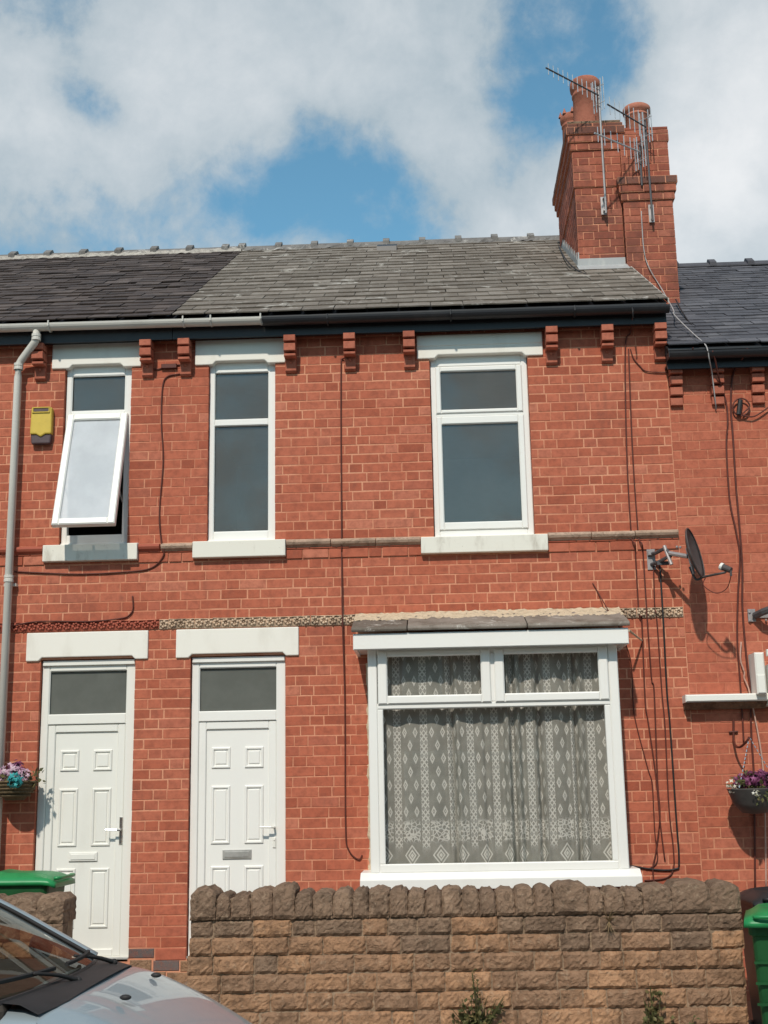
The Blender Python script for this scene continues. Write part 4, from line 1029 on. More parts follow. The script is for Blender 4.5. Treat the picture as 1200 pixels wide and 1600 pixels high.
cops = [(0.185, 0.215), (0.105, 0.175), (0.14, 0.17), (0.155, 0.205), (0.16, 0.225), (0.125, 0.185), (0.14, 0.18), (0.14, 0.19), (0.115, 0.19), (0.145, 0.195), (0.13, 0.19), (0.12, 0.18), (0.12, 0.185), (0.14, 0.19), (0.12, 0.18), (0.12, 0.175), (0.13, 0.18), (0.135, 0.195), (0.135, 0.19), (0.24, 0.215), (0.11, 0.165), (0.14, 0.17), (0.13, 0.165), (0.20, 0.185), (0.27, 0.215), (0.25, 0.20)]
garden_wall('garden_wall', -1.80, 2.06, 0.805, 'rough brown stone garden wall with upright coping stones below the bay window', 5, cops)
garden_wall('garden_wall', -4.6, -2.70, 0.80, 'end of a dark stone garden wall beside the green lidded bin', 6, [(0.2, 0.2)]*4+[(0.30, 0.19)]*8)

# ================================================================== BINS
def bin_(name, loc, rz, label, mbody, mlid, h=1.0):
    t = thing(name, loc, label, 'bin', 'wheelie bins')
    t.rotation_euler = (0, 0, rz); WLOC[t] = Vector((0, 0, 0))
    b = MB(); secs = []
    for (z, sx, sy) in ((0.03, 0.19, 0.22), (0.10, 0.20, 0.235), (0.6, 0.225, 0.27), (h-0.12, 0.235, 0.285), (h-0.11, 0.255, 0.305), (h-0.03, 0.258, 0.31)):
        rr = 0.05; ring = []
        for (cx, cy, a0) in ((sx-rr, sy-rr, 0), (-sx+rr, sy-rr, 90), (-sx+rr, -sy+rr, 180), (sx-rr, -sy+rr, 270)):
            for k in range(4): ring.append((cx+rr*math.cos(R_(a0+30*k)), cy+rr*math.sin(R_(a0+30*k)), z))
        secs.append(ring)
    n = 16; b.add([v for s in secs for v in s], [(i*n+k, i*n+(k+1) % n, (i+1)*n+(k+1) % n, (i+1)*n+k) for i in range(len(secs)-1) for k in range(n)]+[tuple(range(n-1, -1, -1))])
    body = b.build('body', mbody, t, smooth=False)
    for k in range(4): part('rib', mbody, body, lambda m: m.box(-0.232, 0.232, -0.300+0.002*k, -0.28, 0.35+0.13*k, 0.365+0.13*k))
    # lid: domed, with raised rim, front lip at -y, hinge at +y
    l = MB(); nx, ny = 12, 14; vs = []
    for j in range(ny+1):
        for i in range(nx+1):
            u, v = -1+2*i/nx, -1+2*j/ny
            x = 0.275*u; y = 0.345*v-0.02
            z = h+0.055*(1-abs(u)**3.5)*(1-abs(v)**5)+0.012*(math.exp(-((abs(u)-0.62)/0.10)**2))*(1-v*v)+0.018*math.exp(-((v-0.30)/0.12)**2)*(1-u*u)
            if v < -0.85: z -= 0.020*(abs(v)-0.85)/0.15
            vs.append((x, y, z))
    fs = [(j*(nx+1)+i, j*(nx+1)+i+1, (j+1)*(nx+1)+i+1, (j+1)*(nx+1)+i) for j in range(ny) for i in range(nx)]
    b_ = len(vs); border = [i for i in range(nx+1)]+[j*(nx+1)+nx for j in range(1, ny+1)]+[ny*(nx+1)+i for i in range(nx-1, -1, -1)]+[j*(nx+1) for j in range(ny-1, 0, -1)]
    for q in border: x, y, z = vs[q]; vs.append((x*1.02, y*1.015, z-0.035))
    m_ = len(border); fs += [(border[k], b_+k, b_+(k+1) % m_, border[(k+1) % m_]) for k in range(m_)]
    b2 = len(vs)
    for q in range(m_): x, y, z = vs[b_+q]; vs.append((x*0.95, y*0.95, z+0.004))
    fs += [(b_+k, b2+k, b2+(k+1) % m_, b_+(k+1) % m_) for k in range(m_)]
    l.add(vs, fs); lid = l.build('lid', mlid, t, smooth=True)
    part('lid_handle', mlid, lid, lambda m: (m.tube([(-0.20, -0.345, h+0.012), (-0.17, -0.385, h+0.014), (0.17, -0.385, h+0.014), (0.20, -0.345, h+0.012)], 0.014, 8, smooth_steps=4)), smooth=True)
    part('hinge_bar', mlid, t, lambda m: m.tube([(-0.22, 0.35, h-0.03), (0.22, 0.35, h-0.03)], 0.018, 8))
    for s in (-1, 1):
        wl = part('wheel', 'rubber', t, lambda m: m.tube([(s*0.19, 0.24, 0.10), (s*0.25, 0.24, 0.10)], 0.10, 16))
    return t
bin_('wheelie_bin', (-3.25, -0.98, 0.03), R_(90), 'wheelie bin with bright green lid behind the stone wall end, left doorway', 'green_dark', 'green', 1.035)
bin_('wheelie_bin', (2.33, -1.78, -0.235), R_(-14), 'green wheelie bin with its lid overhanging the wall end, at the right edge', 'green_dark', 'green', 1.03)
bin_('wheelie_bin', (at(1163, 1450, -1.0).x+0.262, -1.02, -0.24), R_(2), 'black wheelie bin standing behind the green bin against the brick wall', 'bin_black', 'bin_black', 1.09)

# ================================================================== FIXTURES
# alarm box
al = thing('alarm_box', (-3.5, -0.05, 4.78), 'yellow burglar alarm box with dark base on the brick wall beside the downpipe', 'alarm')
a0, a1 = -3.607, -3.412
part('cover', 'yellow', al, lambda m: m.prism([(a0, 4.865), (a0+0.055, 4.865), (a0+0.098, 4.838), (a0+0.14, 4.865), (a1, 4.865), (a1-0.002, 5.115), (a0+0.006, 5.115)], -0.075, -0.002), bevel=0.012, recalc=True)
part('back_plate', 'alarm_dark', al, lambda m: m.prism([(a0+0.012, 4.778), (a1-0.012, 4.778), (a1-0.002, 4.87), (a0+0.002, 4.87)], -0.06, -0.003), bevel=0.012, recalc=True)
part('sounder_slot', 'alarm_dark', al, lambda m: m.box(a0+0.03, a1-0.03, -0.079, -0.06, 5.075, 5.10))
part('rim', 'yellow', al, lambda m: m.ring(a0+0.015, a1-0.015, 5.058, 5.118, -0.074, 0.016, 0.012))

# satellite dish
def satellite():
    t = thing('satellite_dish', (1.93, 0, 3.55), 'dark grey satellite dish on a wall bracket right of the bay window', 'satellite dish')
    n = Vector((0.88, -0.40, 0.20)).normalized(); c = Vector((2.135, -0.36, 3.56))
    up = (Vector((0, 0, 1))-n*n.z).normalized(); sd_ = n.cross(up)
    mb = MB(); rings, seg = 6, 28; vs = [c]
    for i in range(1, rings+1):
        q = i/rings
        for k in range(seg):
            a = 2*math.pi*k/seg; vs.append(c+up*(0.215*q*math.sin(a))+sd_*(0.205*q*math.cos(a))+n*(0.045*q*q))
    fs = [(0, 1+k, 1+(k+1) % seg) for k in range(seg)]+[(1+(i-1)*seg+k, 1+i*seg+k, 1+i*seg+(k+1) % seg, 1+(i-1)*seg+(k+1) % seg) for i in range(1, rings) for k in range(seg)]
    m_ = len(vs); vs2 = [v-n*0.008 for v in vs]; fs2 = [tuple(i+m_ for i in reversed(f)) for f in fs]
    last = 1+(rings-1)*seg; rim = [(last+k, last+m_+k, last+m_+(k+1) % seg, last+(k+1) % seg) for k in range(seg)]
    mb.add(vs+vs2, fs+fs2+rim); r_ = mb.build('reflector', 'dish', t, smooth=True, recalc=True)
    part('rim', 'dish', r_, lambda m: m.tube([vs[last+k % seg]+n*0.001 for k in range(seg+1)], 0.006, 6))
    bot = c-up*0.215+n*0.02; lnb = Vector((2.375, -0.555, 3.405))
    part('feed_arm', 'dish', t, lambda m: m.tube([c-up*0.10-n*0.03, bot-n*0.03, bot+n*0.04, lnb-Vector((0.05, 0, 0.045)), lnb-Vector((0.0, 0.0, 0.035))], 0.010, 8, smooth_steps=4), smooth=True)
    back = (c-lnb).normalized()
    part('feed_horn', 'dish', t, lambda m: m.tube([lnb-back*0.055, lnb+back*0.02], [0.024, 0.028], 12))
    part('horn_cap', 'upvc_warm', t, lambda m: m.tube([lnb+back*0.021, lnb+back*0.045], 0.031, 12))
    part('connector', 'dish', t, lambda m: m.tube([lnb-back*0.05, lnb-back*0.05-Vector((0, 0, 0.05))], 0.010, 8))
    part('wall_plate', 'galv', t, lambda m: (m.box(1.835, 1.905, -0.012, -0.002, 3.50, 3.68), m.cbox(1.84, 1.90, -0.045, -0.012, 3.62, 3.66, 0.005)))
    part('bracket', 'steel_dark', t, lambda m: (m.tube([(1.87, -0.01, 3.64), (1.90, -0.09, 3.63), (1.955, -0.19, 3.645), (1.99, -0.23, 3.60)], 0.016, 8, smooth_steps=3), m.tube([(1.87, -0.01, 3.545), (1.92, -0.11, 3.55), (2.0, -0.24, 3.58)], 0.016, 8), m.box(1.90, 2.0, -0.13, -0.10, 3.52, 3.55)))
    part('clamp', 'galv', t, lambda m: (m.tube([(1.955, -0.20, 3.67), (2.0, -0.235, 3.50)], 0.017, 8), m.tube([(1.99, -0.23, 3.60), c-n*0.02-up*0.01], 0.020, 8), m.ball((2.045, -0.29, 3.64), 0.013), m.ball((2.07, -0.30, 3.635), 0.012), m.tube([c-n*0.01+up*0.06, c-n*0.012-up*0.17], 0.014, 6)))
    part('lead_wire', 'cable', t, lambda m: m.tube([lnb-back*0.05-Vector((0, 0, 0.05)), lnb+Vector((0.01, 0.05, -0.16)), lnb+Vector((-0.07, 0.10, -0.19)), lnb+Vector((-0.16, 0.13, -0.12)), bot+Vector((0.05, 0, 0.0))], 0.004, 5, smooth_steps=5))
    return t
satellite()
sb = thing('dish_mount', (2.80, 0, 3.0), 'black steel dish mount with bolts at the right edge above the canopy', 'bracket')
def bm_(px, py, Y=0.0): return at(px, py, Y)
part('arm', 'steel_dark', sb, lambda m: m.tube([bm_(1180, 962, -0.03), bm_(1192, 956, -0.12), bm_(1215, 948, -0.2)], 0.032, 8))
part('plate', 'galv', sb, lambda m: (m.cbox(bm_(1168, 960).x, bm_(1180, 960).x, -0.014, 0.002, bm_(1172, 972).z, bm_(1172, 952).z, 0.003), m.box(bm_(1168, 960).x, 2.97, -0.012, 0.002, bm_(1172, 966).z, bm_(1172, 958).z)))
for (qx, qy) in ((1171, 957), (1172, 970), (1197, 969)): part('bolt', 'galv', sb, lambda m: m.ball(bm_(qx, qy, -0.016), 0.011, 8, 5))

# television aerials on the chimney
def aerial(label, foot, head, boomA, boomB, nel, el, mats, bracket=None):
    t = thing('television_aerial', foot, label, 'aerial', 'television aerials')
    part('mast', mats[0], t, lambda m: m.tube([foot, head], 0.0115, 8))
    part('boom', mats[1], t, lambda m: m.tube([boomA, boomB], 0.009, 6))
    A, B = Vector(boomA), Vector(boomB)
    for i in range(nel):
        f = (i+0.5)/nel; c = A.lerp(B, f); L_ = el*(0.75+0.5*f)
        part('element', mats[2], t, lambda m: m.tube([c-Vector((0, 0, L_/2)), c+Vector((0, 0, L_/2))], 0.0045, 5))
    d = (B-A).normalized(); s = d.cross(Vector((0, 0, 1))).normalized()
    part('reflector', mats[2], t, lambda m: [m.tube([B+s*k*0.035-Vector((0, 0, 0.19)), B+s*k*0.035+Vector((0, 0, 0.19))], 0.006, 5) for k in (-2, -1, 1, 2)]+[m.tube([B-s*0.08+Vector((0, 0, zz)), B+s*0.08+Vector((0, 0, zz))], 0.005, 5) for zz in (-0.1, 0.1)])
    if bracket:
        part('bracket', 'galv', t, lambda m: (m.box(bracket.x-0.028, bracket.x+0.028, bracket.y+0.05, bracket.y+0.058, bracket.z-0.10, bracket.z+0.10), m.tube([bracket+Vector((0, 0.055, 0.07)), bracket+Vector((0, 0, 0.07))], 0.010, 6), m.tube([bracket+Vector((0, 0.055, -0.07)), bracket+Vector((0, 0, -0.07))], 0.010, 6)))
    return t
YA = 1.58
f1 = at(947, 333, YA); h1 = Vector((f1.x, YA, at(947, 136, YA).z)); b1 = Vector((f1.x-0.01, YA-0.03, at(941, 151, YA).z)); a1 = atz(853, 106, b1.z)
aerial('long television aerial pointing left from the mast on the left chimney stack', f1, h1, a1, b1, 11, 0.17, ('galv', 'steel_dark', 'alu'), at(944, 318, YA))
f2 = at(1020, 345, YA-0.03); h2 = Vector((f2.x-0.01, YA-0.03, at(1012, 190, YA).z)); b2 = Vector((h2.x, YA-0.06, at(1012, 203, YA).z)); a2 = atz(949, 163, b2.z)
aerial('television aerial with dark boom clamped high on the right chimney mast', f2, h2, a2, b2, 8, 0.26, ('steel_dark', 'steel_dark', 'alu'), at(1019, 330, YA-0.03))
b3 = Vector((f2.x-0.09, YA-0.06, at(999, 242, YA).z)); a3 = atz(929, 208, b3.z); f3 = at(1003, 290, YA-0.01)
aerial('pale television aerial hanging lowest across the joint of both stacks', f3, Vector((f3.x, YA-0.03, b3.z+0.1)), a3, b3, 7, 0.22, ('steel_dark', 'alu', 'alu'))

# ---- cables
def cable(pts, label, mat='cable', r=0.0065, Y=-0.012, group='cables on the facade'):
    P_ = [Vector(p) if len(p) == 3 and isinstance(p, Vector) else at(p[0], p[1], p[2] if len(p) > 2 else Y) for p in pts]
    mb = MB(); mb.tube(P_, r, 6, smooth_steps=5); return tag(mb.build('cable', mat, None, smooth=True), label, 'cable', group)
cable([(544, 560, -0.05), (535, 561), (533, 575), (533, 700), (534, 850, -0.02), (534, 866), (535, 965, -0.045), (539, 1100), (540, 1290), (545, 1328), (560, 1343), (566, 1336)], 'dark red cable running straight down the wall from a corbel to left of the bay')
cable([(222, 573, -0.02), (245, 577), (258, 573), (270, 571), (284, 571), (284, 583), (262, 588), (254, 605), (252, 660), (255, 720), (249, 800), (252, 848, -0.03), (256, 865, -0.03), (246, 881), (228, 890), (190, 894), (120, 897), (22, 893)], 'dark red cable looping from the eaves down beside the open window and under its sill')
cable([(207, 931), (208, 950), (203, 960), (190, 966), (140, 971, -0.03), (60, 971, -0.03), (20, 978, -0.03)], 'short dark red cable curving onto the red rosette band above the left door')
tag(MB().cbox(at(253, 572).x, at(277, 572).x, -0.035, 0, at(265, 577).z, at(265, 570).z, 0.004).build('junction_box', 'cable'), 'small dark red junction box between two corbels', 'junction box')
gA = 'cables'
cable([(988, 497, -0.15), (985, 520, -0.02), (977, 545), (979, 700), (986, 830), (992, 850, -0.06), (993, 868), (998, 955), (1001, 963, -0.04), (1003, 975), (1008, 1095), (1013, 1130), (1025, 1215), (1032, 1290), (1039, 1345)], 'leftmost dark cable of the bundle right of the bay, from eaves')
cable([(982, 545), (988, 700), (997, 830), (1003, 850, -0.06), (1005, 868), (1011, 965, -0.04), (1018, 1060), (1022, 1080), (1027, 1215), (1031, 1275), (1025, 1330), (1020, 1358), (1024, 1392)], 'second dark cable of the bundle right of the bay, reaching the stone wall')
cable([(1021, 882), (1023, 950), (1026, 965, -0.04), (1034, 1080), (1039, 1136), (1045, 1260), (1052, 1325), (1052, 1358), (1040, 1372), (1007, 1376)], 'cable dropping from the satellite dish bracket and turning left to the bay sill', 'cable', 0.006)
cable([(1031, 884), (1036, 965, -0.04), (1042, 1080), (1047, 1136), (1056, 1270), (1061, 1345), (1055, 1358), (1025, 1359), (987, 1353)], 'thick rightmost cable below the satellite dish curling to the bay frame', 'cable_black', 0.008)
cable([(926, 911, -0.01), (938, 932, -0.03), (958, 967, -0.2), (975, 1000, -0.57) if False else (962, 968, -0.25), (985, 1030, -0.02), (989, 1093), (993, 1127), (1012, 1200), (1019, 1226), (1023, 1300), (1027, 1345), (1010, 1359)], 'thin dark cable crossing the bay roof end and slanting down the wall', 'cable', 0.005)
cable([(870, 378, 3.9), (884, 405, 1.9), (905, 424, 1.35), (940, 437, 1.0), (965, 450, 0.6), (980, 468, 0.15), (988, 482, -0.27), (989, 497, -0.275)], 'black cable snaking over the slates around the chimney base to the gutter', 'cable_black', 0.007)
cable([(1002, 330, 1.60), (1006, 390, 1.60), (1015, 420, 1.60), (1036, 455, 1.55), (1052, 484, 0.9), (1053, 491, 0.45), (1068, 507, 0.25), (1085, 523, 0.05), (1103, 540, -0.24), (1108, 560, -0.28), (1112, 580, -0.15), (1114, 596, -0.115), (1116, 612, -0.10), (1118, 630, -0.06), (1119, 640)], 'pale grey cable dropping from the chimney over the dark slate roof edge', 'cable_grey', 0.0055)
cable([(1056, 468, 1.5), (1066, 487, 1.0), (1080, 507, 0.6), (1098, 521, 0.2), (1135, 533, -0.05), (1165, 534, -0.2)], 'black cable lying diagonally across the blue black slates', 'cable_black', 0.008)
cable([(1113, 548, -0.26), (1118, 565, -0.2), (1123, 590, -0.12), (1129, 610, -0.03), (1135, 632), (1137, 660), (1135, 700), (1140, 780), (1150, 830), (1156, 870), (1153, 930), (1152, 1000), (1156, 1060), (1160, 1120), (1162, 1160)], 'left dark cable running down the right house past its coil', 'cable', 0.008, Y=-0.012)
cable([(1168, 545, -0.25), (1160, 560, -0.15), (1148, 578, -0.02), (1143, 600), (1142, 640), (1145, 680), (1150, 760), (1156, 830), (1160, 890), (1160, 950), (1167, 1035), (1172, 1075, -0.02), (1174, 1150), (1178, 1220), (1180, 1400)], 'right dark cable running down the right house behind the basket', 'cable', 0.009)
cable([(1158, 1003), (1157, 1030), (1163, 1050), (1163, 1060), (1172, 1085), (1190, 1180), (1195, 1260), (1197, 1390)], 'pale pink cable hanging over the canopy at the right house', 'cable_pink', 0.007, Y=-0.03)
cable([(1083, 543, -0.28), (1081, 555, -0.2), (1076, 566, -0.1), (1062, 576, -0.02), (1040, 582), (1010, 580), (1000, 572), (990, 560), (985, 545)], 'thin cable swagging from the right gutter across to the bundle', 'cable', 0.005)
ck = [(1158+13*math.cos(t), 636+13.5*math.sin(t)) for t in [2*math.pi*k/14 for k in range(15)]]+[(1160, 648), (1176, 651), (1190, 644), (1206, 632)]
cable(ck, 'coil of dark cable hooked under the corbels of the right house', 'cable', 0.007, Y=-0.03)
tag(MB().tube([at(1157, 625, -0.03), at(1154, 648, -0.03)], 0.022, 8).build('cable_gland', 'cable_black'), 'dark stub of pipe inside the coiled cable on the right house', 'pipe')

# ================================================================== HANGING BASKETS
def petals(mb, c, rad, n, r, size=0.02, squash=1.0):
    for _ in range(n):
        d = Vector((r.gauss(0, 1), r.gauss(0, 1), r.gauss(0, 1))).normalized()*rad*(r.random()**0.4); p = Vector(c)+Vector((d.x, d.y, d.z*squash))
        nrm = (d.normalized()+Vector((r.gauss(0, .5), r.gauss(0, .5)-0.4, r.gauss(0, .5)))).normalized(); a = nrm.orthogonal().normalized(); b = nrm.cross(a); s = size*r.uniform(0.6, 1.3)
        mb.tint = r.uniform(0.01, 0.99); k = r.randrange(4, 6); off = r.random()*6
        vs = [p+nrm*s*0.25]; 
        for i in range(k):
            for (fq, rr, hh) in ((0.0, 1.0, 0.0), (0.5, 0.45, 0.1)):
                t = off+2*math.pi*(i+fq)/k; vs.append(p+(a*math.cos(t)+b*math.sin(t))*s*rr+nrm*s*hh)
        m_ = 2*k; mb.add(vs, [(0, 1+i, 1+(i+1) % m_) for i in range(m_)])
def leaves(mb, c, rad, n, r, size=0.03, droop=0.0, squash=1.0):
    for _ in range(n):
        d = Vector((r.gauss(0, 1), r.gauss(0, 1), r.gauss(0, 1))).normalized()*rad*(r.random()**0.5); p = Vector(c)+Vector((d.x, d.y, d.z*squash))
        ax = (d.normalized()+Vector((r.gauss(0, .6), r.gauss(0, .6), r.gauss(0, .6)-droop))).normalized(); s = size*r.uniform(0.6, 1.4)
        w = ax.orthogonal().normalized(); w = (Matrix.Rotation(r.random()*6.28, 3, ax) @ w)*s*0.32; up = ax.cross(w).normalized()*s*0.08
        mb.tint = r.uniform(0.01, 0.99)
        mb.add([p, p+ax*s*0.45+w+up, p+ax*s, p+ax*s*0.45-w+up], [(0, 1, 2), (0, 2, 3)])
rf = random.Random(44)
def right_basket():
    c = at(1177, 1232, -0.27); R0 = 0.205
    t = thing('hanging_basket', (c.x, c.y, c.z-0.2), 'grey hanging basket with purple flowers hung on chains at the right house', 'hanging basket', 'hanging baskets')
    part('bowl', 'slatepot', t, lambda m: m.lathe([(0.03, -0.20), (0.10, -0.19), (0.165, -0.12), (R0, -0.01), (R0+0.008, 0.0), (R0-0.01, 0.0), (0.15, -0.10), (0.02, -0.12)], c, 24), smooth=True)
    hook = at(1161, 1152, -0.27)
    hook = Vector((c.x, c.y, hook.z))
    part('bracket', 'cable', t, lambda m: (m.tube([at(1146, 1125, -0.01), at(1146, 1160, -0.01)], 0.010, 6), m.tube([at(1139, 1144, -0.012), at(1153, 1143, -0.012)], 0.009, 6), m.tube([at(1146, 1157, -0.01), at(1150, 1166, -0.08), at(1157, 1167, -0.16), hook-Vector((0.02, 0, 0.03)), hook], 0.010, 6, smooth_steps=3)))
    for k in range(3):
        a = R_(200+120*k+25); e = c+Vector((R0*math.cos(a), R0*math.sin(a), 0)); nl = 13
        for i in range(nl):
            f = (i+0.5)/nl; q = hook.lerp(e, f); d = (e-hook).normalized()*0.011
            part('chain_link', 'chrome', t, lambda m: m.tube([q-d, q+d], 0.0045, 5))
    for (dx, dy, dz, rad, n) in ((0.02, -0.05, 0.06, 0.115, 150), (-0.06, 0.02, 0.05, 0.09, 70), (0.13, -0.02, 0.05, 0.10, 110)):
        part('bloom', 'purple', t, lambda m: petals(m, c+Vector((dx, dy, dz)), rad, n, rf, 0.026, 0.75))
    part('bloom', 'whitep', t, lambda m: (petals(m, c+Vector((-0.17, -0.06, 0.02)), 0.06, 26, rf, 0.017), petals(m, c+Vector((-0.03, -0.21, -0.04)), 0.035, 14, rf, 0.017)))
    part('foliage', 'leaf', t, lambda m: (leaves(m, c+Vector((0, 0, 0.03)), 0.19, 190, rf, 0.045, 0, 0.45), leaves(m, c+Vector((0.02, -0.19, -0.05)), 0.07, 40, rf, 0.035, 0.8)))
right_basket()
def left_basket():
    c = at(24, 1222, -0.16); R0 = 0.185
    t = thing('hanging_basket', (c.x, 0, c.z-0.2), 'wicker wall basket with pink and teal flowers beside the left door', 'hanging basket', 'hanging baskets')
    prof = [(0.02, -0.15), (0.09, -0.135), (0.15, -0.07), (R0, 0.0)]
    part('bowl', 'wicker', t, lambda m: (m.lathe(prof, c, 20), m.lathe([(R0-0.004, -0.004), (0.01, -0.01)], c, 20)), smooth=True)
    for q in range(6):
        f = q/5; z = -0.14+0.14*f; rr = 0.075+(R0-0.075)*math.sqrt(f)
        part('weave_hoop', 'wicker', t, lambda m: m.tube([c+Vector((rr*math.cos(a), rr*math.sin(a), z)) for a in [2*math.pi*k/20 for k in range(21)]], 0.009, 5))
    part('bracket', 'cable', t, lambda m: m.tube([(c.x, 0.0, c.z+0.02), (c.x, c.y, c.z-0.005)], 0.012, 6))
    part('bloom', 'pinkp', t, lambda m: (petals(m, c+Vector((-0.02, -0.05, 0.085)), 0.105, 90, rf, 0.026, 0.6), petals(m, c+Vector((0.09, -0.06, 0.04)), 0.075, 60, rf, 0.026), petals(m, c+Vector((-0.16, -0.05, 0.03)), 0.075, 50, rf, 0.026)))
    part('bloom', 'purple', t, lambda m: petals(m, c+Vector((0.01, -0.02, 0.12)), 0.075, 50, rf, 0.022))
    part('bloom', 'teal', t, lambda m: petals(m, c+Vector((0.05, -0.16, 0.005)), 0.062, 46, rf, 0.032))
    part('foliage', 'leaf', t, lambda m: (leaves(m, c+Vector((0, 0, 0.02)), 0.18, 110, rf, 0.045, 0, 0.4), leaves(m, c+Vector((0.15, 0.02, 0.02)), 0.09, 50, rf, 0.04)))
left_basket()

# ================================================================== WEEDS
def weed(name, label, x, y, z, h, n, spread, mat='leaf', lsize=0.05, cat='weed', head=False):
    r = random.Random(int(x*100)+9); t = thing(name, (x, y, z), label, cat, 'weeds at the stone wall'); st = MB(); lf = MB()
    for i in range(n):
        a = r.uniform(-1, 1)*spread; b = -abs(r.gauss(0.05, 0.03)); hh = h*r.uniform(0.45, 1.0)
        p = [Vector((x+a*0.2, y, z)), Vector((x+a*0.55, y+b*0.8, z+hh*0.55)), Vector((x+a, y+b*1.1, z+hh))]
        st.tube(p, [0.005, 0.002], 5, smooth_steps=3)
        for k in range(int(9*hh/0.4)+3):
            f = r.uniform(0.15, 1); q = p[0].lerp(p[1], f*2) if f < 0.5 else p[1].lerp(p[2], f*2-1); leaves(lf, q, 0.02, 1, r, lsize*(1.2-0.5*f))
        if head and i < 3: petals(lf, p[2], 0.03, 14, r, 0.018)
    st.build('stem', mat, t); lf.build('foliage', mat, t)
weed('weed', 'bushy green weed at the foot of the stone wall below the bay', 0.20, -1.66, -0.01, 0.30, 26, 0.20)
weed('weed', 'tall thin weed stem rising from the bushy clump against stone', 0.21, -1.66, 0.1, 0.36, 4, 0.04, lsize=0.035)
weed('weed', 'dark seeded weed against the right part of the stone wall', 1.40, -1.66, -0.13, 0.50, 9, 0.07, lsize=0.06, head=True)
weed('weed', 'low weed tuft at the wall foot nearest the right bin', 1.56, -1.66, -0.15, 0.30, 12, 0.14)
g_ = thing('grass_tuft', (1.10, -1.64, 0.70), 'dry straw coloured grass tuft growing from a wall joint', 'grass', 'weeds at the stone wall')
gb = MB(); rg = random.Random(5); gp = at(952, 1440, -1.66)
for i in range(16):
    a = rg.uniform(-0.06, 0.06); hh = rg.uniform(0.02, 0.09)*(1 if i % 3 else -1)
    gb.tube([gp+Vector((0, 0.03, 0)), gp+Vector((a*0.5, -0.02, hh*0.8)), gp+Vector((a, -0.04, hh))], [0.004, 0.001], 4, smooth_steps=3)
gb.build('blades', 'drygrass', g_)

